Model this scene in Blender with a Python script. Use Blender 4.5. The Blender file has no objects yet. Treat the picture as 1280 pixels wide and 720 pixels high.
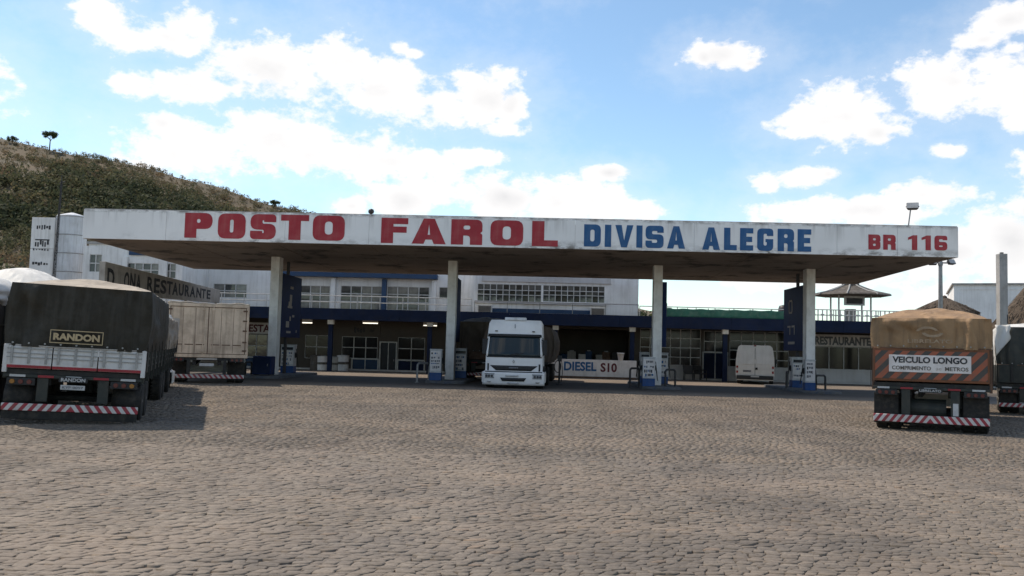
import bpy, bmesh, math, random
import numpy as np
from mathutils import Vector, Matrix

random.seed(7)
rng = np.random.default_rng(11)
S = bpy.context.scene
C = S.collection

# ------------------------------------------------------------------ camera
YAW, PITCH, ROLL, FPX, CAMH = 0.0386, 0.066, 0.0262, 1150.0, 1.5
cam_data = bpy.data.cameras.new('camera')
cam = bpy.data.objects.new('camera', cam_data)
C.objects.link(cam)
S.camera = cam
cam_data.sensor_width = 36.0
cam_data.lens = 36.0 * FPX / 1280.0
cam_data.clip_start = 0.1
cam_data.clip_end = 3000
FW = np.array([-math.sin(YAW) * math.cos(PITCH), math.cos(YAW) * math.cos(PITCH), math.sin(PITCH)])
_r = np.array([math.cos(YAW), math.sin(YAW), 0.0])
_u = np.cross(_r, FW)
RT = _r * math.cos(ROLL) + _u * math.sin(ROLL)
UP = -_r * math.sin(ROLL) + _u * math.cos(ROLL)
cam.matrix_world = Matrix(((RT[0], UP[0], -FW[0], 0), (RT[1], UP[1], -FW[1], 0), (RT[2], UP[2], -FW[2], CAMH), (0, 0, 0, 1)))

# ------------------------------------------------------------------ world: sky with cumulus
SUN_DIR = Vector((-1.60, 0.98, 2.75)).normalized()
SKY_STRENGTH = 0.15
CLOUD_LUM = 0.93
world = bpy.data.worlds.new('World')
S.world = world
world.use_nodes = True
S.view_settings.view_transform = 'Standard'
S.view_settings.look = 'None'
S.view_settings.gamma = 1.0
S.view_settings.exposure = 0.25
S.view_settings.use_curve_mapping = False
S.view_settings.use_white_balance = True
S.view_settings.white_balance_temperature = 6980
S.view_settings.white_balance_tint = 12
S.render.engine = 'CYCLES'
S.cycles.use_denoising = True
S.cycles.max_bounces = 5
S.cycles.diffuse_bounces = 3
S.cycles.glossy_bounces = 3
S.cycles.transmission_bounces = 3
S.cycles.sample_clamp_indirect = 6.0


def pix_dir(px, py):
    d = FW + RT * ((px - 640.0) / FPX) + UP * ((360.0 - py) / FPX)
    return d / np.linalg.norm(d)


def build_world():
    nt = world.node_tree
    N, L = nt.nodes, nt.links
    N.clear()
    out = N.new('ShaderNodeOutputWorld')
    bg = N.new('ShaderNodeBackground')
    bg.inputs['Strength'].default_value = 1.0
    sky = N.new('ShaderNodeTexSky')
    sky.sky_type = 'NISHITA'
    sky.sun_disc = False
    sky.sun_elevation = math.asin(SUN_DIR.z)
    sky.sun_rotation = math.atan2(SUN_DIR.x, SUN_DIR.y)
    sky.altitude = 600
    sky.air_density = 1.0
    sky.dust_density = 0.3
    sky.ozone_density = 1.0
    sc = N.new('ShaderNodeVectorMath'); sc.operation = 'SCALE'
    sc.inputs['Scale'].default_value = SKY_STRENGTH
    tintv = N.new('ShaderNodeVectorMath'); tintv.operation = 'MULTIPLY'
    tintv.inputs[1].default_value = (0.92, 1.06, 1.08)
    L.new(sky.outputs[0], tintv.inputs[0])
    L.new(tintv.outputs[0], sc.inputs[0])
    tc = N.new('ShaderNodeTexCoord')

    def math_node(op, a, b=None, c=None, clamp=False):
        m = N.new('ShaderNodeMath'); m.operation = op; m.use_clamp = clamp
        for i, v in enumerate((a, b, c)):
            if v is None:
                continue
            if isinstance(v, (int, float)):
                m.inputs[i].default_value = v
            else:
                L.new(v, m.inputs[i])
        return m.outputs[0]

    # domain distortion so that cloud edges billow
    mp = N.new('ShaderNodeMapping'); mp.inputs['Scale'].default_value = (1, 1, 1.5)
    L.new(tc.outputs['Generated'], mp.inputs[0])
    n1 = N.new('ShaderNodeTexNoise'); n1.inputs['Scale'].default_value = 20; n1.inputs['Detail'].default_value = 8; n1.inputs['Roughness'].default_value = 0.6
    L.new(mp.outputs[0], n1.inputs['Vector'])
    n2 = N.new('ShaderNodeTexNoise'); n2.inputs['Scale'].default_value = 62; n2.inputs['Detail'].default_value = 6; n2.inputs['Roughness'].default_value = 0.62
    L.new(mp.outputs[0], n2.inputs['Vector'])
    blobs = [
        (128, 22, 42, 24), (165, 48, 42, 20), (215, 52, 44, 22), (240, 32, 28, 24),
        (340, 88, 86, 42), (430, 78, 72, 38), (478, 104, 56, 36), (232, 106, 66, 20), (172, 106, 28, 16), (516, 66, 14, 8), (500, 60, 16, 10),
        (600, 125, 58, 40), (556, 132, 54, 34), (640, 134, 24, 26), (520, 128, 44, 26), (628, 162, 34, 12),
        (250, 178, 88, 34), (340, 168, 84, 40), (424, 192, 96, 32), (505, 204, 84, 20), (222, 192, 66, 28), (590, 196, 54, 11), (205, 154, 34, 14),
        (510, 252, 52, 34), (560, 240, 52, 26), (632, 246, 62, 34), (700, 256, 66, 32), (742, 252, 42, 30), (800, 264, 34, 16), (440, 258, 22, 16), (762, 216, 34, 12),
        (905, 70, 50, 22), (936, 80, 22, 11), (880, 72, 20, 14),
        (1058, 145, 58, 38), (1030, 152, 58, 26), (1098, 166, 38, 22), (990, 148, 20, 10),
        (1190, 104, 62, 36), (1245, 104, 62, 40), (1300, 112, 60, 44), (1276, 152, 24, 12),
        (1000, 223, 46, 13), (962, 229, 18, 11), (1036, 218, 20, 11), (1189, 188, 19, 9),
        (1262, 24, 46, 20), (1228, 50, 30, 12),
        (1000, 270, 66, 18), (1085, 262, 96, 20), (1155, 243, 52, 20), (1262, 300, 50, 52), (1290, 262, 40, 28), (1180, 312, 80, 32), (1020, 345, 120, 22), (1280, 372, 120, 26), (860, 330, 70, 16),
        (-60, 70, 60, 30), (-110, 120, 90, 34), (1400, 200, 90, 30), (1420, 330, 140, 60), (640, -60, 90, 30), (1010, -80, 120, 26), (330, -70, 70, 34),
    ]
    field = None
    for (x, y, rx, ry) in blobs:
        d = pix_dir(x, y)
        m = N.new('ShaderNodeMapping'); m.vector_type = 'TEXTURE'
        m.inputs['Location'].default_value = tuple(d)
        m.inputs['Rotation'].default_value = (0, 0, math.atan2(d[1], d[0]) - math.pi / 2)
        a, b = rx / FPX, ry / FPX
        m.inputs['Scale'].default_value = (a, a, b)
        L.new(tc.outputs['Generated'], m.inputs[0])
        ln = N.new('ShaderNodeVectorMath'); ln.operation = 'LENGTH'
        L.new(m.outputs[0], ln.inputs[0])
        v = math_node('SUBTRACT', 1.0, ln.outputs['Value'])
        field = v if field is None else math_node('SMOOTH_MAX', field, v, 0.12)
    # the same kind of broken cumulus everywhere else in the sky
    n3 = N.new('ShaderNodeTexNoise'); n3.inputs['Scale'].default_value = 4.5; n3.inputs['Detail'].default_value = 3
    L.new(mp.outputs[0], n3.inputs['Vector'])
    dotn = N.new('ShaderNodeVectorMath'); dotn.operation = 'DOT_PRODUCT'
    L.new(tc.outputs['Generated'], dotn.inputs[0]); dotn.inputs[1].default_value = tuple(pix_dir(640, 200))
    away = N.new('ShaderNodeMapRange'); away.inputs['From Min'].default_value = 0.86; away.inputs['From Max'].default_value = 0.76
    L.new(dotn.outputs['Value'], away.inputs['Value'])
    gen = math_node('MULTIPLY_ADD', n3.outputs['Fac'], 6.0, -3.5)
    gen = math_node('ADD', gen, math_node('MULTIPLY_ADD', away.outputs[0], 3.0, -3.0))
    field = math_node('MAXIMUM', field, gen)
    field = math_node('MAXIMUM', field, -2.5)
    e = math_node('MULTIPLY_ADD', n1.outputs['Fac'], 2.3, -1.15)
    e = math_node('ADD', e, math_node('MULTIPLY_ADD', n2.outputs['Fac'], 1.25, -0.62))
    f = math_node('ADD', field, e)
    mr = N.new('ShaderNodeMapRange'); mr.interpolation_type = 'SMOOTHSTEP'
    mr.inputs['From Min'].default_value = -0.20; mr.inputs['From Max'].default_value = 0.50
    L.new(f, mr.inputs['Value'])
    # thin veil around the clouds
    veil = N.new('ShaderNodeMapRange'); veil.interpolation_type = 'SMOOTHSTEP'
    veil.inputs['From Min'].default_value = -1.6; veil.inputs['From Max'].default_value = 0.3; veil.inputs['To Max'].default_value = 0.20
    L.new(f, veil.inputs['Value'])
    mask = math_node('MAXIMUM', mr.outputs[0], veil.outputs[0])
    # cloud body: white rims, faint grey bases
    thick = N.new('ShaderNodeMapRange'); thick.inputs['From Min'].default_value = 0.1; thick.inputs['From Max'].default_value = 1.3
    L.new(math_node('SUBTRACT', f, math_node('MULTIPLY', e, 0.9)), thick.inputs['Value'])
    n4 = N.new('ShaderNodeTexNoise'); n4.inputs['Scale'].default_value = 14; n4.inputs['Detail'].default_value = 4
    L.new(mp.outputs[0], n4.inputs['Vector'])
    gr = math_node('MULTIPLY', thick.outputs[0], math_node('MULTIPLY_ADD', n4.outputs['Fac'], 2.6, -0.85, clamp=True))
    cc = N.new('ShaderNodeMix'); cc.data_type = 'RGBA'
    cc.inputs[6].default_value = (CLOUD_LUM * .96, CLOUD_LUM, CLOUD_LUM * 1.05, 1)
    cc.inputs[7].default_value = (0.60, 0.635, 0.685, 1)
    L.new(gr, cc.inputs[0])
    mix = N.new('ShaderNodeMix'); mix.data_type = 'RGBA'
    L.new(mask, mix.inputs[0]); L.new(sc.outputs[0], mix.inputs[6]); L.new(cc.outputs[2], mix.inputs[7])
    # ground half of the world stays the plain sky horizon
    L.new(mix.outputs[2], bg.inputs['Color'])
    L.new(bg.outputs[0], out.inputs['Surface'])


build_world()

# ------------------------------------------------------------------ sun
sun_data = bpy.data.lights.new('sun', 'SUN')
sun_data.energy = 3.9
sun_data.angle = math.radians(0.8)
sun_data.color = (1.0, 0.925, 0.81)
sun = bpy.data.objects.new('sun', sun_data)
C.objects.link(sun)
sun.rotation_euler = SUN_DIR.to_track_quat('Z', 'Y').to_euler()


# ------------------------------------------------------------------ layout helpers (photo pixel -> metres on a chosen plane)
def at(px, py, Y):
    d = FW + RT * ((px - 640.0) / FPX) + UP * ((360.0 - py) / FPX)
    t = Y / d[1]
    return np.array([0, 0, CAMH]) + d * t


def X(px, Y, py=430):
    return float(at(px, py, Y)[0])


def Z(px, py, Y):
    return float(at(px, py, Y)[2])


def ground_at(px, py):
    d = FW + RT * ((px - 640.0) / FPX) + UP * ((360.0 - py) / FPX)
    return d * (-CAMH / d[2])


# ------------------------------------------------------------------ materials
MATS = {}


def _new(name):
    m = bpy.data.materials.new(name)
    m.use_nodes = True
    b = m.node_tree.nodes['Principled BSDF']
    MATS[name] = m
    return m, m.node_tree.nodes, m.node_tree.links, b


def ramp(N, L, src, stops):
    r = N.new('ShaderNodeValToRGB')
    el = r.color_ramp.elements
    while len(el) < len(stops):
        el.new(0.5)
    for e, (p, c) in zip(el, stops):
        e.position = p
        e.color = (c[0], c[1], c[2], 1) if hasattr(c, '__len__') else (c, c, c, 1)
    L.new(src, r.inputs[0])
    return r.outputs[0]


def noise(N, L, scale, detail=4, rough=0.55, mscale=None, coord='Object'):
    tc = N.new('ShaderNodeTexCoord')
    src = tc.outputs[coord]
    if mscale:
        mp = N.new('ShaderNodeMapping'); mp.inputs['Scale'].default_value = mscale
        L.new(src, mp.inputs[0]); src = mp.outputs[0]
    n = N.new('ShaderNodeTexNoise')
    n.inputs['Scale'].default_value = scale; n.inputs['Detail'].default_value = detail; n.inputs['Roughness'].default_value = rough
    L.new(src, n.inputs['Vector'])
    return n.outputs['Fac']


def mixc(N, L, fac, a, b, mode='MIX'):
    m = N.new('ShaderNodeMix'); m.data_type = 'RGBA'; m.blend_type = mode
    for i, v in ((0, fac), (6, a), (7, b)):
        if isinstance(v, (int, float)):
            m.inputs[i].default_value = v
        elif hasattr(v, '__len__'):
            m.inputs[i].default_value = (v[0], v[1], v[2], 1)
        else:
            L.new(v, m.inputs[i])
    return m.outputs[2]


def mat(name, col, rough=0.7, var=0.18, scale=2.5, dirt=None, dirt_amt=0.4, streak=0.0, bump=0.15, bscale=40, metal=0.0, spec=0.35, bdist=0.01, fold=0.0):
    m, N, L, b = _new(name)
    col = np.array(col, float)
    n = noise(N, L, scale, 6)
    c = ramp(N, L, n, [(0.3, col * (1 - var)), (0.7, np.minimum(col * (1 + var * 0.6), 1))])
    if dirt is not None:
        n2 = noise(N, L, scale * 1.7, 8, 0.62)
        f = ramp(N, L, n2, [(0.46, 0.0), (0.72, dirt_amt)])
        c = mixc(N, L, f, c, dirt)
        if streak > 0:
            n3 = noise(N, L, 1.0, 6, 0.6, (6, 6, 0.5))
            f3 = ramp(N, L, n3, [(0.48, 0.0), (0.75, streak)])
            c = mixc(N, L, f3, c, dirt)
    L.new(c, b.inputs['Base Color'])
    b.inputs['Roughness'].default_value = rough
    b.inputs['Metallic'].default_value = metal
    b.inputs['Specular IOR Level'].default_value = spec
    if bump > 0:
        bn = N.new('ShaderNodeBump'); bn.inputs['Strength'].default_value = bump; bn.inputs['Distance'].default_value = bdist
        L.new(noise(N, L, bscale, 5, 0.6), bn.inputs['Height'])
        if fold > 0:
            # slack cloth: long creases falling from the edge plus broad dimples
            tcx = N.new('ShaderNodeTexCoord'); mpx = N.new('ShaderNodeMapping'); mpx.inputs['Scale'].default_value = (2.6, 1.3, 0.55)
            L.new(tcx.outputs['Object'], mpx.inputs[0])
            nz = N.new('ShaderNodeTexNoise'); nz.noise_type = 'RIDGED_MULTIFRACTAL'; nz.normalize = True
            nz.inputs['Scale'].default_value = 1.0; nz.inputs['Detail'].default_value = 3; nz.inputs['Distortion'].default_value = 0.7
            L.new(mpx.outputs[0], nz.inputs['Vector'])
            b2 = N.new('ShaderNodeBump'); b2.inputs['Strength'].default_value = fold; b2.inputs['Distance'].default_value = 0.12
            L.new(nz.outputs['Fac'], b2.inputs['Height']); L.new(b2.outputs[0], bn.inputs['Normal'])
        L.new(bn.outputs[0], b.inputs['Normal'])
    return m


DIRT = (0.10, 0.085, 0.065)
mat('white_wall', (0.80, 0.785, 0.765), 0.8, 0.10, 0.6, (0.33, 0.30, 0.26), 0.25, 0.35)
mat('left_wall', (0.78, 0.77, 0.755), 0.8, 0.10, 0.6, (0.30, 0.28, 0.25), 0.3, 0.4)
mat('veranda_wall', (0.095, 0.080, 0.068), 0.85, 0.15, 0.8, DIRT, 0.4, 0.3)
mat('low_wall', (0.55, 0.53, 0.52), 0.8, 0.10, 0.8, (0.28, 0.22, 0.18), 0.35, 0.2)
mat('navy', (0.010, 0.019, 0.050), 0.7, 0.25, 1.5, (0.025, 0.028, 0.04), 0.5, spec=0.15)
mat('navy_sign', (0.011, 0.025, 0.085), 0.6, 0.2, 2.0, spec=0.15)
mat('blue_paint', (0.018, 0.055, 0.125), 0.55, 0.2, 1.5, (0.05, 0.06, 0.08), 0.4)
mat('pump_blue', (0.012, 0.062, 0.20), 0.45, 0.2, 3, DIRT, 0.3)
mat('column_white', (0.83, 0.81, 0.78), 0.7, 0.06, 1.5, (0.25, 0.21, 0.17), 0.3, 0.2)
mat('frame_white', (0.58, 0.57, 0.55), 0.6, 0.12, 3, DIRT, 0.35)
mat('red_paint', (0.36, 0.030, 0.042), 0.65, 0.14, 1.4, (0.40, 0.14, 0.13), 0.35, 0.25, bump=0.05)
mat('blue_letter', (0.018, 0.095, 0.24), 0.65, 0.16, 1.4, (0.10, 0.18, 0.28), 0.35, 0.25, bump=0.05)
mat('black_letter', (0.03, 0.03, 0.034), 0.7, 0.3, 3, (0.18, 0.17, 0.16), 0.45)
mat('grey_letter', (0.13, 0.135, 0.15), 0.7, 0.3, 6, (0.4, 0.38, 0.36), 0.5)
mat('dark_letter_faint', (0.10, 0.085, 0.07), 0.7, 0.3, 6, (0.22, 0.2, 0.18), 0.6)
mat('sign_grey', (0.43, 0.39, 0.35), 0.8, 0.15, 1.2, DIRT, 0.4, 0.4)
mat('sign_white', (0.70, 0.66, 0.63), 0.7, 0.10, 2, (0.3, 0.2, 0.17), 0.3, 0.2)
mat('maroon_letter', (0.13, 0.03, 0.035), 0.7, 0.2, 3)
mat('tarp_dark', (0.025, 0.021, 0.014), 0.75, 0.25, 1.3, (0.06, 0.055, 0.045), 0.7, 0.75, 0.5, 14, bdist=0.02, fold=0.75)
mat('tarp_dusty', (0.36, 0.31, 0.25), 0.8, 0.2, 1.0, (0.18, 0.15, 0.12), 0.5, 0.2, 0.5, 12, bdist=0.02, fold=0.75)
mat('tarp_tan', (0.31, 0.19, 0.098), 0.7, 0.2, 1.0, (0.15, 0.095, 0.055), 0.7, 0.75, 0.5, 12, bdist=0.02, fold=0.75)
mat('tarp_tan_print', (0.34, 0.25, 0.165), 0.7, 0.3, 5, (0.26, 0.155, 0.08), 0.6)
mat('tarp_beige', (0.30, 0.255, 0.21), 0.8, 0.2, 1.0, (0.15, 0.125, 0.10), 0.7, 0.75, 0.5, 12, bdist=0.02, fold=0.75)
mat('tarp_white', (0.62, 0.61, 0.58), 0.65, 0.1, 1.0, (0.33, 0.31, 0.28), 0.3, 0.2, 0.4, 10, bdist=0.02, fold=0.75)
mat('tarp_brown', (0.085, 0.062, 0.045), 0.8, 0.25, 1.0, (0.05, 0.04, 0.03), 0.5, 0.2, 0.5, 12, bdist=0.02, fold=0.75)
mat('gold_print', (0.44, 0.34, 0.20), 0.7, 0.2, 8)
mat('chassis', (0.022, 0.022, 0.022), 0.65, 0.3, 3, (0.075, 0.065, 0.05), 0.5)
mat('dark_green_steel', (0.030, 0.034, 0.030), 0.6, 0.3, 2, (0.08, 0.068, 0.052), 0.5)
mat('rubber', (0.020, 0.019, 0.018), 0.85, 0.3, 5, (0.09, 0.075, 0.058), 0.5)
mat('rim_steel', (0.20, 0.19, 0.175), 0.5, 0.2, 5, DIRT, 0.5, metal=0.4)
mat('board_white', (0.58, 0.57, 0.56), 0.55, 0.1, 3, (0.25, 0.22, 0.2), 0.35, 0.3)
mat('red_strip', (0.30, 0.02, 0.03), 0.5, 0.25, 5, DIRT, 0.3)
mat('lens_red', (0.10, 0.010, 0.010), 0.25, 0.1, 4, spec=0.5, bump=0)
mat('lens_red_clean', (0.24, 0.012, 0.014), 0.25, 0.1, 4, spec=0.5, bump=0)
mat('lens_amber', (0.30, 0.12, 0.015), 0.25, 0.1, 4, spec=0.5, bump=0)
mat('lens_clear', (0.32, 0.33, 0.34), 0.15, 0.25, 9, spec=0.6, bump=0.3, bscale=60)
mat('plate', (0.46, 0.46, 0.46), 0.5, 0.1, 4, DIRT, 0.3)
mat('rust_orange', (0.19, 0.075, 0.035), 0.7, 0.25, 2, (0.07, 0.045, 0.03), 0.5, 0.3)
mat('box_cream', (0.62, 0.48, 0.355), 0.65, 0.14, 1.2, (0.22, 0.155, 0.11), 0.6, 0.7)
mat('rust_trim', (0.115, 0.062, 0.040), 0.75, 0.3, 4, (0.20, 0.15, 0.11), 0.5)
mat('truck_white', (0.70, 0.685, 0.665), 0.4, 0.05, 1.5, (0.45, 0.43, 0.40), 0.15, 0.12, 0.03, spec=0.5)
mat('van_white', (0.62, 0.59, 0.56), 0.35, 0.06, 2, (0.38, 0.34, 0.30), 0.3, 0.2, 0.03, spec=0.5)
mat('black_plastic', (0.018, 0.018, 0.02), 0.5, 0.2, 5, (0.05, 0.045, 0.04), 0.3)
mat('galv', (0.30, 0.30, 0.30), 0.45, 0.2, 5, (0.15, 0.12, 0.1), 0.4, metal=0.5)
mat('dark_steel', (0.035, 0.035, 0.038), 0.5, 0.2, 5, (0.10, 0.07, 0.05), 0.4)
mat('pump_white', (0.56, 0.56, 0.55), 0.5, 0.1, 3, DIRT, 0.4, 0.3)
mat('screen', (0.03, 0.035, 0.04), 0.2, 0.1, 3, bump=0)
mat('island_kerb', (0.12, 0.12, 0.12), 0.85, 0.3, 3, (0.03, 0.05, 0.10), 0.7)
mat('concrete_post', (0.40, 0.39, 0.375), 0.85, 0.15, 1.5, (0.16, 0.15, 0.13), 0.5, 0.4)
mat('thatch', (0.085, 0.062, 0.045), 0.95, 0.4, 6, (0.19, 0.15, 0.11), 0.6, 0.0, 0.8, 25, bdist=0.05)
mat('green_net', (0.035, 0.15, 0.105), 0.7, 0.25, 2, (0.20, 0.28, 0.22), 0.4)
mat('tile_roof', (0.075, 0.064, 0.054), 0.8, 0.25, 3, (0.26, 0.23, 0.2), 0.5)
mat('bark', (0.09, 0.065, 0.045), 0.9, 0.3, 3)
mat('tank_metal', (0.64, 0.66, 0.69), 0.5, 0.1, 0.8, (0.28, 0.27, 0.26), 0.35, 0.5)
mat('terracotta', (0.34, 0.32, 0.29), 0.8, 0.2, 4)


def glass(name, col, rough=0.06):
    m, N, L, b = _new(name)
    c = ramp(N, L, noise(N, L, 0.9, 3), [(0.35, np.array(col) * 0.55), (0.65, np.array(col) * 1.3)])
    L.new(c, b.inputs['Base Color'])
    b.inputs['Roughness'].default_value = rough
    b.inputs['Specular IOR Level'].default_value = 0.3 if 'dark' in name else 0.55
    bn = N.new('ShaderNodeBump'); bn.inputs['Strength'].default_value = 0.06; bn.inputs['Distance'].default_value = 0.05
    L.new(noise(N, L, 1.3, 2), bn.inputs['Height']); L.new(bn.outputs[0], b.inputs['Normal'])
    return m


glass('glass', (0.045, 0.047, 0.045))
glass('glass_curtain', (0.16, 0.155, 0.14), 0.12)
glass('glass_dark', (0.014, 0.013, 0.012), 0.12)
mat('windscreen', (0.010, 0.020, 0.024), 0.08, 0.15, 0.5, spec=0.4, bump=0)


def emit(name, col, s):
    m, N, L, b = _new(name)
    b.inputs['Emission Color'].default_value = (*col, 1)
    b.inputs['Emission Strength'].default_value = s
    b.inputs['Base Color'].default_value = (0.8, 0.8, 0.75, 1)
    return m


emit('tube_light', (1.0, 0.96, 0.84), 1.3)


def stripes(name, ca, cb, period, slope, mirror=False, rough=0.5, duty=0.5):
    m, N, L, b = _new(name)
    tc = N.new('ShaderNodeTexCoord')
    sp = N.new('ShaderNodeSeparateXYZ'); L.new(tc.outputs['Object'], sp.inputs[0])

    def mn(op, a, c=None):
        k = N.new('ShaderNodeMath'); k.operation = op
        for i, v in enumerate((a, c)):
            if v is None:
                continue
            if isinstance(v, (int, float)):
                k.inputs[i].default_value = v
            else:
                L.new(v, k.inputs[i])
        return k.outputs[0]
    x = mn('ABSOLUTE', sp.outputs['X']) if mirror else mn('ADD', sp.outputs['X'], 50.0)
    t = mn('ADD', x, mn('MULTIPLY', sp.outputs['Z'], slope))
    fr = mn('FRACT', mn('DIVIDE', t, period))
    gt = mn('GREATER_THAN', fr, duty)
    n = noise(N, L, 6, 6)
    a2 = mixc(N, L, ramp(N, L, n, [(0.45, 0.0), (0.75, 0.55)]), ca, DIRT)
    b2 = mixc(N, L, ramp(N, L, n, [(0.45, 0.0), (0.75, 0.4)]), cb, DIRT)
    L.new(mixc(N, L, gt, a2, b2), b.inputs['Base Color'])
    b.inputs['Roughness'].default_value = rough
    return m


stripes('bumper_stripes', (0.30, 0.02, 0.035), (0.55, 0.52, 0.50), 0.17, 0.75, True)
stripes('bumper_stripes_plain', (0.28, 0.025, 0.035), (0.48, 0.45, 0.43), 0.17, 0.8, False)
stripes('hazard_orange', (0.33, 0.080, 0.034), (0.05, 0.043, 0.038), 0.33, -0.95, False)


def fascia_material():
    m, N, L, b = _new('fascia_white')
    base = ramp(N, L, noise(N, L, 0.5, 5), [(0.3, (0.73, 0.725, 0.715)), (0.7, (0.82, 0.815, 0.805))])
    grime = (0.085, 0.07, 0.055)
    tc = N.new('ShaderNodeTexCoord'); sp = N.new('ShaderNodeSeparateXYZ'); L.new(tc.outputs['Object'], sp.inputs[0])
    # run-off marks: narrow vertical streaks that start at the top lip, and mould creeping up from the drip edge
    st = noise(N, L, 1.0, 7, 0.65, (3.2, 3.2, 0.22))
    top = N.new('ShaderNodeMapRange'); top.inputs['From Min'].default_value = 5.75; top.inputs['From Max'].default_value = 6.55; L.new(sp.outputs['Z'], top.inputs['Value'])
    bot = N.new('ShaderNodeMapRange'); bot.inputs['From Min'].default_value = 5.72; bot.inputs['From Max'].default_value = 5.36; L.new(sp.outputs['Z'], bot.inputs['Value'])

    def mul(a, c):
        k = N.new('ShaderNodeMath'); k.operation = 'MULTIPLY'
        for i, v in enumerate((a, c)):
            if isinstance(v, (int, float)):
                k.inputs[i].default_value = v
            else:
                L.new(v, k.inputs[i])
        return k.outputs[0]
    s1 = ramp(N, L, st, [(0.5, 0.0), (0.66, 1.0)])
    blot = ramp(N, L, noise(N, L, 1.0, 8, 0.7, (2.0, 2, 4.0)), [(0.44, 0.0), (0.62, 1.0)])
    patch = ramp(N, L, noise(N, L, 0.35, 2), [(0.38, 0.0), (0.6, 1.0)])
    f = mul(mul(s1, top.outputs[0]), 0.36)
    c = mixc(N, L, f, base, grime)
    c = mixc(N, L, mul(mul(mul(blot, bot.outputs[0]), patch), 0.95), c, grime)
    t2 = N.new('ShaderNodeMapRange'); t2.inputs['From Min'].default_value = 6.40; t2.inputs['From Max'].default_value = 6.52; L.new(sp.outputs['Z'], t2.inputs['Value'])
    c = mixc(N, L, mul(mul(blot, t2.outputs[0]), 0.9), c, grime)
    L.new(c, b.inputs['Base Color'])
    b.inputs['Roughness'].default_value = 0.75
    bn = N.new('ShaderNodeBump'); bn.inputs['Strength'].default_value = 0.2; bn.inputs['Distance'].default_value = 0.02
    L.new(noise(N, L, 1.0, 5, 0.6, (6, 6, 1.2)), bn.inputs['Height']); L.new(bn.outputs[0], b.inputs['Normal'])


fascia_material()


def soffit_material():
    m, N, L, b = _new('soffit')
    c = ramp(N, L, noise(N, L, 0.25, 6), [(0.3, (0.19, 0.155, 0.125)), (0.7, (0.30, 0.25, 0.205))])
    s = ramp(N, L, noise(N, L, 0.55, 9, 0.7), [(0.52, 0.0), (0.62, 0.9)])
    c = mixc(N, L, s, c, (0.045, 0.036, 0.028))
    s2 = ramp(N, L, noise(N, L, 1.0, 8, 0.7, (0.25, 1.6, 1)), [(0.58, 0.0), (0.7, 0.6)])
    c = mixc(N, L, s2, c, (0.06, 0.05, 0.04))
    L.new(c, b.inputs['Base Color'])
    b.inputs['Roughness'].default_value = 0.9
    bn = N.new('ShaderNodeBump'); bn.inputs['Strength'].default_value = 0.4; bn.inputs['Distance'].default_value = 0.03
    L.new(noise(N, L, 3, 6), bn.inputs['Height']); L.new(bn.outputs[0], b.inputs['Normal'])


soffit_material()


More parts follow.
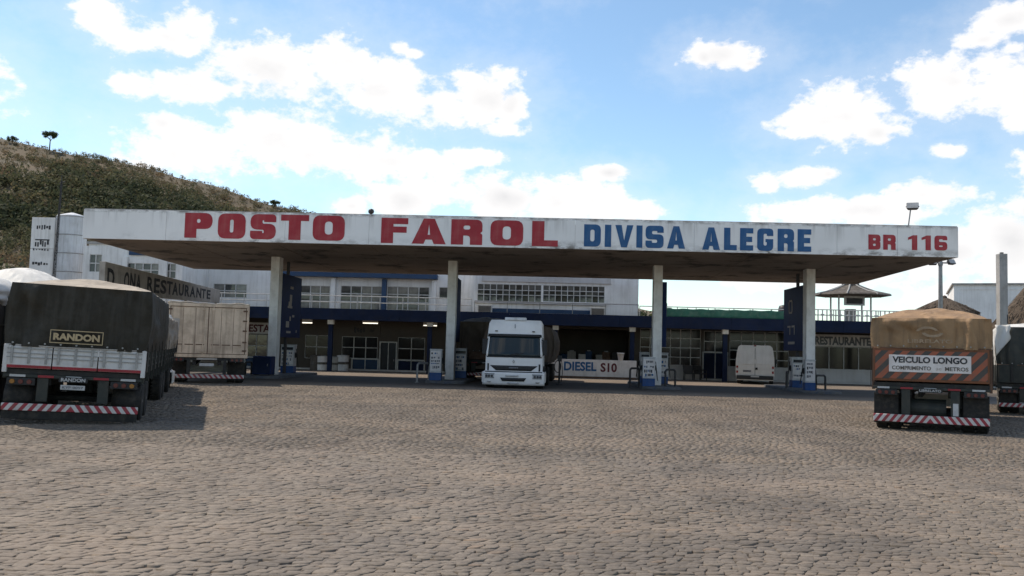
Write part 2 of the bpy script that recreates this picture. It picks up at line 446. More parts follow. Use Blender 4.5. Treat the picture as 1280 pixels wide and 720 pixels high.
def stone_material():
    m, N, L, b = _new('paving_stone')
    at_ = N.new('ShaderNodeAttribute'); at_.attribute_name = 'shade'
    c = ramp(N, L, at_.outputs['Fac'], [(0.0, (0.112, 0.094, 0.077)), (0.35, (0.140, 0.119, 0.098)), (0.65, (0.161, 0.137, 0.113)), (0.88, (0.186, 0.160, 0.132)), (1.0, (0.182, 0.140, 0.106))])
    tcs = N.new('ShaderNodeNewGeometry')
    n = N.new('ShaderNodeTexNoise'); n.inputs['Scale'].default_value = 34; n.inputs['Detail'].default_value = 8; n.inputs['Roughness'].default_value = 0.65
    L.new(tcs.outputs['Position'], n.inputs['Vector'])
    c = mixc(N, L, 1.0, c, ramp(N, L, n.outputs['Fac'], [(0.3, 0.66), (0.7, 1.28)]), 'MULTIPLY')
    n2 = N.new('ShaderNodeTexNoise'); n2.inputs['Scale'].default_value = 0.32; n2.inputs['Detail'].default_value = 6; n2.inputs['Roughness'].default_value = 0.6
    L.new(tcs.outputs['Position'], n2.inputs['Vector'])
    c = mixc(N, L, 1.0, c, ramp(N, L, n2.outputs['Fac'], [(0.3, (0.80, 0.80, 0.82)), (0.7, (1.16, 1.12, 1.06))]), 'MULTIPLY')
    # old oil drips and darker trodden patches
    n5 = N.new('ShaderNodeTexNoise'); n5.inputs['Scale'].default_value = 1.15; n5.inputs['Detail'].default_value = 9; n5.inputs['Roughness'].default_value = 0.7
    L.new(tcs.outputs['Position'], n5.inputs['Vector'])
    c = mixc(N, L, ramp(N, L, n5.outputs['Fac'], [(0.60, 0.0), (0.74, 0.6)]), c, (0.055, 0.045, 0.037))
    # lanes polished and darkened by tyres, running towards the pump bays
    mp7 = N.new('ShaderNodeMapping'); mp7.inputs['Scale'].default_value = (.85, .05, 1); mp7.inputs['Rotation'].default_value = (0, 0, .12)
    n7 = N.new('ShaderNodeTexNoise'); n7.inputs['Scale'].default_value = 1.0; n7.inputs['Detail'].default_value = 5; n7.inputs['Roughness'].default_value = 0.6
    L.new(tcs.outputs['Position'], mp7.inputs[0]); L.new(mp7.outputs[0], n7.inputs['Vector'])
    c = mixc(N, L, 1.0, c, ramp(N, L, n7.outputs['Fac'], [(0.38, 0.84), (0.58, 1.10)]), 'MULTIPLY')
    # dust lying in drifts
    n6 = N.new('ShaderNodeTexNoise'); n6.inputs['Scale'].default_value = 0.5; n6.inputs['Detail'].default_value = 9; n6.inputs['Roughness'].default_value = 0.72
    mp6 = N.new('ShaderNodeMapping'); mp6.inputs['Location'].default_value = (13, 5, 0); mp6.inputs['Scale'].default_value = (.55, 1.3, 1)
    L.new(tcs.outputs['Position'], mp6.inputs[0]); L.new(mp6.outputs[0], n6.inputs['Vector'])
    c = mixc(N, L, ramp(N, L, n6.outputs['Fac'], [(0.46, 0.0), (0.72, 0.65)]), c, (0.265, 0.205, 0.155))
    L.new(c, b.inputs['Base Color'])
    b.inputs['Roughness'].default_value = 0.78
    b.inputs['Specular IOR Level'].default_value = 0.3
    bn = N.new('ShaderNodeBump'); bn.inputs['Strength'].default_value = 0.5; bn.inputs['Distance'].default_value = 0.006
    L.new(n.outputs['Fac'], bn.inputs['Height']); L.new(bn.outputs[0], b.inputs['Normal'])


stone_material()


def pavement_material():
    m, N, L, b = _new('far_paving')
    g = N.new('ShaderNodeNewGeometry')
    mp = N.new('ShaderNodeMapping'); L.new(g.outputs['Position'], mp.inputs[0])
    br = N.new('ShaderNodeTexBrick')
    br.inputs['Scale'].default_value = 1.0
    br.inputs['Brick Width'].default_value = 0.17; br.inputs['Row Height'].default_value = 0.125
    br.inputs['Mortar Size'].default_value = 0.010; br.inputs['Mortar Smooth'].default_value = 0.4
    br.inputs['Color1'].default_value = (0.162, 0.136, 0.110, 1); br.inputs['Color2'].default_value = (0.205, 0.173, 0.141, 1)
    br.inputs['Mortar'].default_value = (0.085, 0.065, 0.05, 1)
    L.new(mp.outputs[0], br.inputs['Vector'])
    n2 = N.new('ShaderNodeTexNoise'); n2.inputs['Scale'].default_value = 0.32; n2.inputs['Detail'].default_value = 6; n2.inputs['Roughness'].default_value = 0.6
    L.new(g.outputs['Position'], n2.inputs['Vector'])
    c = mixc(N, L, 1.0, br.outputs['Color'], ramp(N, L, n2.outputs['Fac'], [(0.3, (0.80, 0.80, 0.82)), (0.7, (1.16, 1.12, 1.06))]), 'MULTIPLY')
    # reddish-tan dust towards the pumps, oil and painted-in canopy shade darkening the lanes
    n3 = N.new('ShaderNodeTexNoise'); n3.inputs['Scale'].default_value = 0.6; n3.inputs['Detail'].default_value = 7; n3.inputs['Roughness'].default_value = 0.68
    L.new(g.outputs['Position'], n3.inputs['Vector'])
    c = mixc(N, L, ramp(N, L, n3.outputs['Fac'], [(0.45, 0.0), (0.7, 0.6)]), c, (0.27, 0.195, 0.145))
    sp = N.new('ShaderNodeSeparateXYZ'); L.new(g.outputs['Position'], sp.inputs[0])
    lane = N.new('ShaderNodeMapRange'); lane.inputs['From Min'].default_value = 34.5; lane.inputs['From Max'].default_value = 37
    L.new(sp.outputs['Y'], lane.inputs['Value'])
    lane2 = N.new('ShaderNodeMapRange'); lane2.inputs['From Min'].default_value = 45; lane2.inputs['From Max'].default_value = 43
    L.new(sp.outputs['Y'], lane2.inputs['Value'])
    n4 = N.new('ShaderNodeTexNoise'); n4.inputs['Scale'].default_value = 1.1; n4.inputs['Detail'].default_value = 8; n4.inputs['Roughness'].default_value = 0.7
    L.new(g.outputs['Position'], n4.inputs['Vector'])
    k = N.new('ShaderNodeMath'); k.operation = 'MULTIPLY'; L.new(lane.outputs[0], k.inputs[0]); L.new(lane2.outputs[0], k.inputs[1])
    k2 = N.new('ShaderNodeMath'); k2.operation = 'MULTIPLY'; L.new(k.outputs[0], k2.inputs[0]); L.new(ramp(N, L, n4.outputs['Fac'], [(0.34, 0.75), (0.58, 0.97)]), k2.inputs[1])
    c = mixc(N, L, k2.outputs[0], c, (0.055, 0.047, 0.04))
    L.new(c, b.inputs['Base Color'])
    b.inputs['Roughness'].default_value = 0.8
    b.inputs['Specular IOR Level'].default_value = 0.3
    bn = N.new('ShaderNodeBump'); bn.inputs['Strength'].default_value = 0.6; bn.inputs['Distance'].default_value = 0.02
    L.new(br.outputs['Fac'], bn.inputs['Height']); bn.invert = True
    L.new(bn.outputs[0], b.inputs['Normal'])


pavement_material()
mat('bedding_sand', (0.085, 0.066, 0.050), 0.95, 0.3, 4, (0.05, 0.04, 0.032), 0.5)
mat('dirt_ground', (0.20, 0.15, 0.105), 0.95, 0.25, 0.05, (0.10, 0.10, 0.05), 0.6)


def hill_material():
    m, N, L, b = _new('hill_grass')
    c = ramp(N, L, noise(N, L, 0.03, 8, 0.65), [(0.3, (0.050, 0.050, 0.026)), (0.5, (0.085, 0.068, 0.040)), (0.68, (0.140, 0.098, 0.056))])
    c = mixc(N, L, ramp(N, L, noise(N, L, 0.25, 8, 0.7), [(0.45, 0.0), (0.7, 0.7)]), c, (0.095, 0.07, 0.048))
    L.new(c, b.inputs['Base Color'])
    b.inputs['Roughness'].default_value = 0.95


hill_material()


def leaf_material(name, stops):
    m, N, L, b = _new(name)
    at_ = N.new('ShaderNodeAttribute'); at_.attribute_name = 'shade'
    c = ramp(N, L, at_.outputs['Fac'], stops)
    L.new(c, b.inputs['Base Color'])
    b.inputs['Roughness'].default_value = 0.8
    b.inputs['Specular IOR Level'].default_value = 0.15
    tr = N.new('ShaderNodeBsdfTranslucent'); L.new(c, tr.inputs['Color'])
    mx = N.new('ShaderNodeMixShader'); mx.inputs[0].default_value = 0.4
    out = N['Material Output']
    L.new(b.outputs[0], mx.inputs[1]); L.new(tr.outputs[0], mx.inputs[2]); L.new(mx.outputs[0], out.inputs['Surface'])


leaf_material('scrub_leaf', [(0.0, (0.036, 0.046, 0.028)), (0.3, (0.066, 0.076, 0.042)), (0.55, (0.112, 0.112, 0.062)), (0.75, (0.145, 0.122, 0.072)), (0.88, (0.162, 0.112, 0.072)), (1.0, (0.24, 0.175, 0.095))])
leaf_material('tree_leaf', [(0.0, (0.045, 0.060, 0.030)), (1.0, (0.095, 0.112, 0.055))])


# ------------------------------------------------------------------ mesh helpers
class MB:
    def __init__(s):
        s.v, s.f, s.mi, s.mats, s.cur = [], [], [], [], 0

    def use(s, m):
        if m not in s.mats:
            s.mats.append(m)
        s.cur = s.mats.index(m)
        return s

    def face(s, idx):
        s.f.append(tuple(idx)); s.mi.append(s.cur)

    def box(s, x0, x1, y0, y1, z0, z1):
        if x0 > x1: x0, x1 = x1, x0
        if y0 > y1: y0, y1 = y1, y0
        if z0 > z1: z0, z1 = z1, z0
        b = len(s.v)
        s.v += [(x0, y0, z0), (x1, y0, z0), (x1, y1, z0), (x0, y1, z0), (x0, y0, z1), (x1, y0, z1), (x1, y1, z1), (x0, y1, z1)]
        for q in ((3, 2, 1, 0), (4, 5, 6, 7), (0, 1, 5, 4), (1, 2, 6, 5), (2, 3, 7, 6), (3, 0, 4, 7)):
            s.face([b + i for i in q])
        return s

    def hexa(s, p):
        """eight corners: bottom ring of four, then top ring of four (counter-clockwise from above)"""
        b = len(s.v)
        s.v += [tuple(q) for q in p]
        for q in ((3, 2, 1, 0), (4, 5, 6, 7), (0, 1, 5, 4), (1, 2, 6, 5), (2, 3, 7, 6), (3, 0, 4, 7)):
            s.face([b + i for i in q])
        return s

    def prism(s, poly, y0, y1):
        """polygon in x,z (counter-clockwise seen from -y) extruded along y"""
        b, n = len(s.v), len(poly)
        s.v += [(x, y0, z) for x, z in poly] + [(x, y1, z) for x, z in poly]
        s.face([b + i for i in range(n)]); s.face([b + n + i for i in reversed(range(n))])
        for i in range(n):
            j = (i + 1) % n
            s.face([b + j, b + i, b + n + i, b + n + j])
        return s

    def prism_x(s, poly, x0, x1):
        """polygon in y,z extruded along x"""
        b, n = len(s.v), len(poly)
        s.v += [(x0, y, z) for y, z in poly] + [(x1, y, z) for y, z in poly]
        s.face([b + i for i in reversed(range(n))]); s.face([b + n + i for i in range(n)])
        for i in range(n):
            j = (i + 1) % n
            s.face([b + i, b + j, b + n + j, b + n + i])
        return s

    def cyl(s, p0, p1, r0, r1=None, n=12, caps=True):
        r1 = r0 if r1 is None else r1
        p0, p1 = Vector(p0), Vector(p1)
        d = (p1 - p0).normalized()
        a = Vector((0, 0, 1)) if abs(d.z) < 0.9 else Vector((1, 0, 0))
        u = d.cross(a).normalized(); w = d.cross(u)
        b = len(s.v)
        for p, r in ((p0, r0), (p1, r1)):
            for i in range(n):
                t = 2 * math.pi * i / n
                s.v.append(tuple(p + u * (r * math.cos(t)) + w * (r * math.sin(t))))
        for i in range(n):
            j = (i + 1) % n
            s.face([b + i, b + n + i, b + n + j, b + j])
        if caps:
            s.face([b + i for i in range(n)]); s.face([b + n + i for i in reversed(range(n))])
        return s

    def tube(s, pts, r, n=8):
        for a, c in zip(pts[:-1], pts[1:]):
            s.cyl(a, c, r, r, n)
        return s

    def lathe(s, prof, n=20, o=(0, 0, 0), axis='z'):
        """profile of (radius, height)"""
        b = len(s.v); k = len(prof)
        for r, h in prof:
            for i in range(n):
                t = 2 * math.pi * i / n
                x, y, z = r * math.cos(t), r * math.sin(t), h
                if axis == 'x':
                    x, y, z = h, r * math.cos(t), r * math.sin(t)
                s.v.append((x + o[0], y + o[1], z + o[2]))
        for a in range(k - 1):
            for i in range(n):
                j = (i + 1) % n
                s.face([b + a * n + i, b + a * n + j, b + (a + 1) * n + j, b + (a + 1) * n + i])
        s.face([b + i for i in reversed(range(n))]); s.face([b + (k - 1) * n + i for i in range(n)])
        return s

    def grid(s, fn, nu, nv):
        b = len(s.v)
        for j in range(nv + 1):
            for i in range(nu + 1):
                s.v.append(tuple(fn(i / nu, j / nv)))
        for j in range(nv):
            for i in range(nu):
                a = b + j * (nu + 1) + i
                s.face([a, a + 1, a + nu + 2, a + nu + 1])
        return s

    def build(s, name, material, parent=None, bevel=0.0, smooth=False, solid=0.0):
        me = bpy.data.meshes.new(name)
        me.from_pydata(s.v, [], s.f)
        mats = s.mats if s.mats else [material]
        for m in mats:
            me.materials.append(MATS[m])
        if s.mats:
            me.polygons.foreach_set('material_index', s.mi)
        if smooth:
            me.polygons.foreach_set('use_smooth', [True] * len(me.polygons))
        me.update()
        o = bpy.data.objects.new(name, me)
        C.objects.link(o)
        if parent is not None:
            o.parent = parent
        if solid:
            md = o.modifiers.new('solid', 'SOLIDIFY'); md.thickness = solid; md.offset = -1
        if bevel:
            md = o.modifiers.new('bevel', 'BEVEL'); md.width = bevel; md.segments = 2; md.limit_method = 'ANGLE'; md.angle_limit = math.radians(40)
        return o


def B(*a):
    return MB().box(*a)


def tag(o, label, cat, group=None, kind=None):
    o['label'] = label
    o['category'] = cat
    if group: o['group'] = group
    if kind: o['kind'] = kind
    return o


def thing(name, label, cat, loc=(0, 0, 0), rotz=0.0, group=None):
    o = bpy.data.objects.new(name, None)
    o.empty_display_size = 0.3
    C.objects.link(o)
    o.location = loc
    o.rotation_euler = (0, 0, rotz)
    return tag(o, label, cat, group)


def structure(o):
    o['kind'] = 'structure'
    return o


UNIT = {}


def unit_box(name, material, parent, x0, x1, y0, y1, z0, z1):
    """a small piece sharing one unit-cube mesh"""
    key = (name, material)
    if key not in UNIT:
        m = B(-.5, .5, -.5, .5, -.5, .5).build(name, material)
        UNIT[key] = m.data
        bpy.data.objects.remove(m)
    o = bpy.data.objects.new(name, UNIT[key])
    C.objects.link(o)
    o.parent = parent
    o.location = ((x0 + x1) / 2, (y0 + y1) / 2, (z0 + z1) / 2)
    o.scale = (abs(x1 - x0), abs(y1 - y0), abs(z1 - z0))
    return o


def copy_tree(o, parent=None):
    c = o.copy()
    C.objects.link(c)
    c.parent = parent
    for ch in o.children:
        copy_tree(ch, c)
    return c


# ------------------------------------------------------------------ lettering
def round_path(pts, n=5):
    out = []
    k = len(pts)
    for i in range(k):
        p = pts[i]
        if len(p) == 2 or p[2] <= 0:
            out.append((p[0], p[1])); continue
        a, c = pts[i - 1], pts[(i + 1) % k]
        P = np.array(p[:2], float)
        va = np.array(a[:2], float) - P; vc = np.array(c[:2], float) - P
        r = min(p[2], np.linalg.norm(va) * 0.49, np.linalg.norm(vc) * 0.49)
        A = P + va / np.linalg.norm(va) * r
        Cc = P + vc / np.linalg.norm(vc) * r
        for t in np.linspace(0, 1, n):
            q = A * (1 - t) ** 2 + P * 2 * t * (1 - t) * 0.92 + (A + Cc) / 2 * 2 * t * (1 - t) * 0.08 + Cc * t ** 2
            out.append(tuple(q))
    return out


def glyph(ch, w, h, sv, sh, r):
    ri = max(r * 0.5, 0.01)
    hole = lambda x0, y0, x1, y1: [(x0, y0, ri), (x1, y0, ri), (x1, y1, ri), (x0, y1, ri)]
    if ch == 'O':
        return [[(0, 0, r), (w, 0, r), (w, h, r), (0, h, r)], hole(sv, sh, w - sv, h - sh)]
    if ch == 'P':
        hb = 0.36 * h
        return [[(0, 0), (sv, 0), (sv, hb), (w, hb, r), (w, h, r), (0, h)], hole(sv, hb + sh, w - sv, h - sh)]
    if ch == 'R':
        hb = 0.36 * h
        return [[(0, 0), (sv, 0), (sv, hb), (w - sv, hb, r * .6), (w - sv, 0), (w, 0), (w, 0.42 * h, r * .3), (w - .07 * w, 0.47 * h), (w, 0.53 * h, r * .3), (w, h, r), (0, h)], hole(sv, hb + sh, w - sv, h - sh)]
    if ch == 'S':
        a, c = 0.5 * h - sh / 2, 0.5 * h + sh / 2
        return [[(0, .33 * h), (0, 0, r), (w, 0, r), (w, c, r), (sv, c, ri), (sv, h - sh, ri), (w - sv, h - sh, ri), (w - sv, .69 * h), (w, .69 * h), (w, h, r), (0, h, r), (0, a, r), (w - sv, a, ri), (w - sv, sh, ri), (sv, sh, ri), (sv, .33 * h)]]
    if ch == 'T':
        m = w / 2
        return [[(m - sv / 2, 0), (m + sv / 2, 0), (m + sv / 2, h - sh), (w, h - sh), (w, h), (0, h), (0, h - sh), (m - sv / 2, h - sh)]]
    if ch == 'F':
        return [[(0, 0), (sv, 0), (sv, .42 * h), (w * .95, .42 * h), (w * .95, .42 * h + sh), (sv, .42 * h + sh), (sv, h - sh), (w, h - sh), (w, h), (0, h)]]
    if ch == 'E':
        return [[(0, 0), (w, 0), (w, sh), (sv, sh), (sv, .5 * h - sh / 2), (w * .92, .5 * h - sh / 2), (w * .92, .5 * h + sh / 2), (sv, .5 * h + sh / 2), (sv, h - sh), (w, h - sh), (w, h), (0, h)]]
    if ch == 'L':
        return [[(0, 0), (w, 0), (w, sh), (sv, sh), (sv, h), (0, h)]]
    if ch == 'I':
        return [[(0, 0), (w, 0), (w, h), (0, h)]]
    if ch == 'A':
        t = sv * 0.98
        return [[(0, 0), (t, 0), (t + .055 * w, .17 * h), (w - t - .055 * w, .17 * h), (w - t, 0), (w, 0), (w * .66, h), (w * .34, h)], [(t + .115 * w, .36 * h), (w - t - .115 * w, .36 * h), (w * .5, .78 * h)]]
    if ch == 'V':
        return [[(0, h), (sv, h), (w * .5, .3 * h), (w - sv, h), (w, h), (w * .66, 0), (w * .34, 0)]]
    if ch == 'D':
        return [[(0, 0), (w, 0, r * 1.2), (w, h, r * 1.2), (0, h)], hole(sv, sh, w - sv, h - sh)]
    if ch == 'G':
        return [[(w, .67 * h), (w, h, r), (0, h, r), (0, 0, r), (w, 0, r), (w, .53 * h), (.52 * w, .53 * h), (.52 * w, .39 * h), (w - sv, .39 * h), (w - sv, sh, ri), (sv, sh, ri), (sv, h - sh, ri), (w - sv, h - sh, ri), (w - sv, .67 * h)]]
    if ch == 'B':
        return [[(0, 0), (w, 0, r), (w, .48 * h, r * .5), (w * .92, .52 * h), (w, .56 * h, r * .5), (w, h, r), (0, h)], hole(sv, sh, w - sv, .5 * h - sh * .45), hole(sv, .5 * h + sh * .45, w - sv, h - sh)]
    if ch == '1':
        return [[(.42 * w, 0), (w, 0), (w, h), (.55 * w, h), (0, .84 * h), (0, .68 * h), (.42 * w, .76 * h)]]
    if ch == '6':
        c = .58 * h
        return [[(w, .70 * h), (w, h, r), (0, h, r), (0, 0, r), (w, 0, r), (w, c, r), (sv, c, ri), (sv, h - sh, ri), (w - sv, h - sh, ri), (w - sv, .70 * h)], hole(sv, sh, w - sv, c - sh)]


def curve_to_mesh(cu, name):
    o = bpy.data.objects.new('tmp', cu)
    C.objects.link(o)
    bpy.context.view_layer.update()
    dg = bpy.context.evaluated_depsgraph_get()
    me = bpy.data.meshes.new_from_object(o.evaluated_get(dg))
    bpy.data.objects.remove(o)
    me.name = name
    return me


def letter_object(ch, x, y, z, w, h, sv, sh, r, material, parent, thick=0.008, name='letter'):
    cu = bpy.data.curves.new('glyph', 'CURVE')
    cu.dimensions = '2D'; cu.fill_mode = 'BOTH'; cu.extrude = thick / 2
    for path in glyph(ch, w, h, sv, sh, r):
        pts = round_path(path)
        sp = cu.splines.new('POLY')
        sp.points.add(len(pts) - 1)
        for p, q in zip(sp.points, pts):
            p.co = (q[0], q[1], 0, 1)
        sp.use_cyclic_u = True
    me = curve_to_mesh(cu, name)
    me.transform(Matrix.Rotation(math.pi / 2, 4, 'X'))
    me.materials.clear(); me.materials.append(MATS[material])
    o = bpy.data.objects.new(name, me)
    C.objects.link(o)
    o.parent = parent
    o.location = (x, y - thick / 2, z)
    return o


def text_object(txt, x0, x1, y, z0, z1, material, parent, bold=0.02, name='lettering', thick=0.006, rotz=0.0, per_char=False):
    """flat lettering facing -y, fitted to the box x0..x1, z0..z1"""
    cu = bpy.data.curves.new('text', 'FONT')
    cu.body = txt; cu.size = 1.0; cu.extrude = 0.5; cu.offset = bold; cu.resolution_u = 3
    me = curve_to_mesh(cu, name)
    n = len(me.vertices)
    co = np.empty(n * 3); me.vertices.foreach_get('co', co); co = co.reshape(-1, 3)
    lo, hi = co.min(0), co.max(0)
    co = (co - lo) / np.maximum(hi - lo, 1e-6)
    new = np.stack([co[:, 0] * (x1 - x0), (1 - co[:, 2]) * thick - thick, co[:, 1] * (z1 - z0)], -1)
    me.vertices.foreach_set('co', new.ravel())
    me.materials.clear(); me.materials.append(MATS[material])
    me.update()
    o = bpy.data.objects.new(name, me)
    C.objects.link(o)
    o.parent = parent
    o.location = (x0, y, z0)
    return o


# ================================================================== SETTING
g = MB(); g.v = [(-900, -300, -0.06), (900, -300, -0.06), (900, 1500, -0.06), (-900, 1500, -0.06)]; g.f = [(0, 1, 2, 3)]; g.mi = [0]
structure(g.build('ground', 'dirt_ground'))
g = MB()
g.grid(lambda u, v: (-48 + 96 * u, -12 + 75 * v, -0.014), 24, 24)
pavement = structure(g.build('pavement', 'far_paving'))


def frustum_halfwidth(y):
    return 0.575 * y + 1.3


def build_stones():
    y, rows = 4.6, []
    YEND = 33.0
    while y < YEND:
        ry = rng.uniform(0.070, 0.098)
        rows.append((y, ry)); y += ry
    cx = lambda yy: -YAW * yy
    Q = []
    for (y0, ry) in rows:
        hw = frustum_halfwidth(y0)
        x = cx(y0) - hw + rng.uniform(0, 0.2)
        xe = cx(y0) + hw
        n = int((xe - x) / 0.082) + 2
        wd = rng.uniform(0.078, 0.145, n)
        xs = x + np.concatenate([[0], np.cumsum(wd)])
        xs = xs[xs < xe]
        for i in range(len(xs) - 1):
            Q.append((xs[i], xs[i + 1], y0, y0 + ry))
    Q = np.array(Q)
    n = len(Q)
    gap = 0.0028
    jit = lambda: rng.normal(0, 0.0038, n)
    x0, x1, y0, y1 = Q.T

    def warp(xx, yy):
        # courses wander and fan a little, as hand-laid stone does
        wy = yy + 0.07 * np.sin(xx * 0.55 + yy * 0.21) + 0.02 * np.sin(xx * 1.9 + 1.3 + yy * 0.5) + 0.010 * np.sin(xx * 4.7 + yy * 1.1)
        wx = xx + 0.09 * np.sin(yy * 0.8 + xx * 0.2) + 0.22 * (yy - 8) * 0.12
        return wx, wy

    sk = rng.normal(-0.014, 0.012, n)
    cxs = [(x0 + gap + jit() + sk, y0 + gap + jit() * .7), (x1 - gap + jit() + sk, y0 + gap + jit() * .7), (x1 - gap + jit() - sk, y1 - gap + jit() * .7), (x0 + gap + jit() - sk, y1 - gap + jit() * .7)]
    corner = np.stack([np.stack(warp(a, b), -1) for a, b in cxs], 1)        # n,4,2
    cen = corner.mean(1)
    und = 0.010 * np.sin(cen[:, 0] * 0.9 + 1) * np.sin(cen[:, 1] * 0.6) + 0.007 * np.sin(cen[:, 0] * 2.3 + cen[:, 1] * 1.4)
    h = 0.008 + und * .5 + rng.normal(0, 0.0028, n)
    # a few settled stones and sunken ruts running obliquely to the pumps
    h -= (rng.random(n) < 0.05) * rng.uniform(0.003, 0.010, n)
    for (ax, ay, bx, by, dep) in ((-5.5, 8.5, -1.2, 19.0, .016), (-3.5, 13.0, -0.6, 22.5, .018), (1.0, 9.5, 2.4, 13.0, .014), (2.6, 11, 4.4, 13.5, .014), (-2.2, 7.6, 2.2, 8.6, .014), (3.4, 7.2, 5.4, 8.0, .012)):
        d = np.array([bx - ax, by - ay]); Ln = np.linalg.norm(d); d /= Ln
        rel = cen - np.array([ax, ay])
        t = rel @ d
        s = rel @ np.array([-d[1], d[0]]) + 0.12 * np.sin(t * 2.1)
        h -= .6 * dep * np.exp(-(s / 0.14) ** 2) * ((t > 0) & (t < Ln))
    tilt = rng.normal(0, 0.026, (n, 2))
    inset = 0.006
    d = corner - cen[:, None]
    ln = np.linalg.norm(d, axis=2, keepdims=True)
    top = cen[:, None] + d * (1 - inset * 1.6 / np.maximum(ln, 1e-3))
    zt = h[:, None] + (d * tilt[:, None]).sum(2)
    base = np.concatenate([corner, np.full((n, 4, 1), -0.05)], 2)
    mid = np.concatenate([corner, (zt - 0.004)[..., None]], 2)
    tp = np.concatenate([top, zt[..., None]], 2)
    V = np.concatenate([base, mid, tp], 1)                                   # n,12,3
    faces = []
    for a in (0, 4):
        for i in range(4):
            j = (i + 1) % 4
            faces.append((a + i, a + j, a + 4 + j, a + 4 + i))
    faces.append((8, 9, 10, 11))
    F = np.array(faces)
    shade = np.clip(rng.normal(0.5, 0.17, n) + 0.12 * np.sin(cen[:, 0] * 0.7) * np.sin(cen[:, 1] * 0.45 + 1), 0.02, 0.92)
    shade[rng.random(n) < 0.02] = 1.0
    # the nearest stones in the picture are single objects
    lat = np.abs(cen[:, 0] - cx(cen[:, 1])) < 0.556 * cen[:, 1] - 0.02
    order = np.where(lat & (cen[:, 1] > 6.05))[0]
    order = order[np.argsort(cen[order, 1])][:300]
    single = np.zeros(n, bool); single[order] = True

    F8 = np.array([(i, (i + 1) % 4, 4 + (i + 1) % 4, 4 + i) for i in range(4)] + [(4, 5, 6, 7)])

    def make(name, sel, full=True):
        m = sel.sum() if sel.dtype == bool else len(sel)
        nv = 12 if full else 8
        vv = (V[sel] if full else V[sel][:, [0, 1, 2, 3, 8, 9, 10, 11]]).reshape(-1, 3)
        ff = ((F if full else F8)[None] + (np.arange(m) * nv)[:, None, None]).reshape(-1, 4)
        me = bpy.data.meshes.new(name)
        me.vertices.add(len(vv)); me.vertices.foreach_set('co', vv.ravel())
        me.loops.add(ff.size); me.loops.foreach_set('vertex_index', ff.ravel().astype(np.int32))
        me.polygons.add(len(ff)); me.polygons.foreach_set('loop_start', np.arange(0, ff.size, 4, dtype=np.int32))
        me.update(calc_edges=True)
        a = me.attributes.new('shade', 'FLOAT', 'POINT')
        a.data.foreach_set('value', np.repeat(shade[sel], nv).astype(np.float32))
        me.materials.append(MATS['paving_stone'])
        return me
    near = cen[:, 1] < 13
    for sel, full in ((~single & near, True), (~single & ~near, False)):
        o = bpy.data.objects.new('paving_stones', make('paving_stones', sel, full))
        C.objects.link(o); o.parent = pavement; o['kind'] = 'stuff'
    for i in order:
        p = cen[i]
        me = make('paving_stone', np.array([i]))
        me.transform(Matrix.Translation((-p[0], -p[1], 0)))
        q = bpy.data.objects.new('paving_stone', me)
        C.objects.link(q); q.parent = pavement; q.location = (p[0], p[1], 0)
    # dark sand that fills the joints
    m = MB()
    ya, yb = 4.5, YEND - 0.1
    m.v = [(-YAW * ya - frustum_halfwidth(ya) + .3, ya, -0.0095), (-YAW * ya + frustum_halfwidth(ya) - .3, ya, -0.0095), (-YAW * yb + frustum_halfwidth(yb) - .3, yb, -0.0095), (-YAW * yb - frustum_halfwidth(yb) + .3, yb, -0.0095)]
    m.f = [(0, 1, 2, 3)]; m.mi = [0]
    m.build('joint_sand', 'bedding_sand', pavement)


build_stones()


# ------------------------------------------------------------------ hill with scrub
RIDGE = [(float(q[0]), float(q[2])) for q in (at(a, b, 270.0) for a, b in ((-420, 70), (-200, 122), (0, 173), (60, 185), (150, 200), (250, 226), (350, 259), (400, 270), (440, 280), (500, 300), (600, 335), (800, 385), (1000, 425)))]


def ridge_z(x):
    pts = RIDGE
    return np.interp(x, [p[0] for p in pts], [p[1] for p in pts])


def vnoise(x, y, s, seed=0):
    x, y = np.asarray(x) / s, np.asarray(y) / s
    xi, yi = np.floor(x), np.floor(y)
    fx, fy = x - xi, y - yi
    fx, fy = fx * fx * (3 - 2 * fx), fy * fy * (3 - 2 * fy)

    def hsh(a, b):
        v = np.sin(a * 127.1 + b * 311.7 + seed * 74.7) * 43758.5453
        return v - np.floor(v)
    return (hsh(xi, yi) * (1 - fx) + hsh(xi + 1, yi) * fx) * (1 - fy) + (hsh(xi, yi + 1) * (1 - fx) + hsh(xi + 1, yi + 1) * fx) * fy


HY0, HY1 = 95.0, 270.0


def hill_z(x, y):
    x = np.asarray(x, float); y = np.asarray(y, float)
    t = np.clip((y - HY0) / (HY1 - HY0), 0, 1)
    prof = t ** 1.12
    back = np.clip(1 - (y - HY1) / 260.0, 0, 1)
    z = ridge_z(x) * prof * np.where(y > HY1, back, 1)
    z = z + (vnoise(x, y, 34, 1) - .5) * 9 * np.sin(np.pi * np.clip(t, 0, 1)) * np.clip(ridge_z(x) / 50, .1, 1) + (vnoise(x, y, 11, 2) - .5) * 1.4 * np.clip(t * 4, 0, 1)
    return z - 0.3


gx, gy = np.meshgrid(np.linspace(-420, 140, 141), np.linspace(85, 520, 111))
gz = hill_z(gx, gy)
hv = np.stack([gx, gy, gz], -1).reshape(-1, 3)
h = MB(); h.v = [tuple(p) for p in hv]
for j in range(110):
    for i in range(140):
        a = j * 141 + i
        h.face((a, a + 1, a + 142, a + 141))
structure(h.build('hill', 'hill_grass', smooth=True))


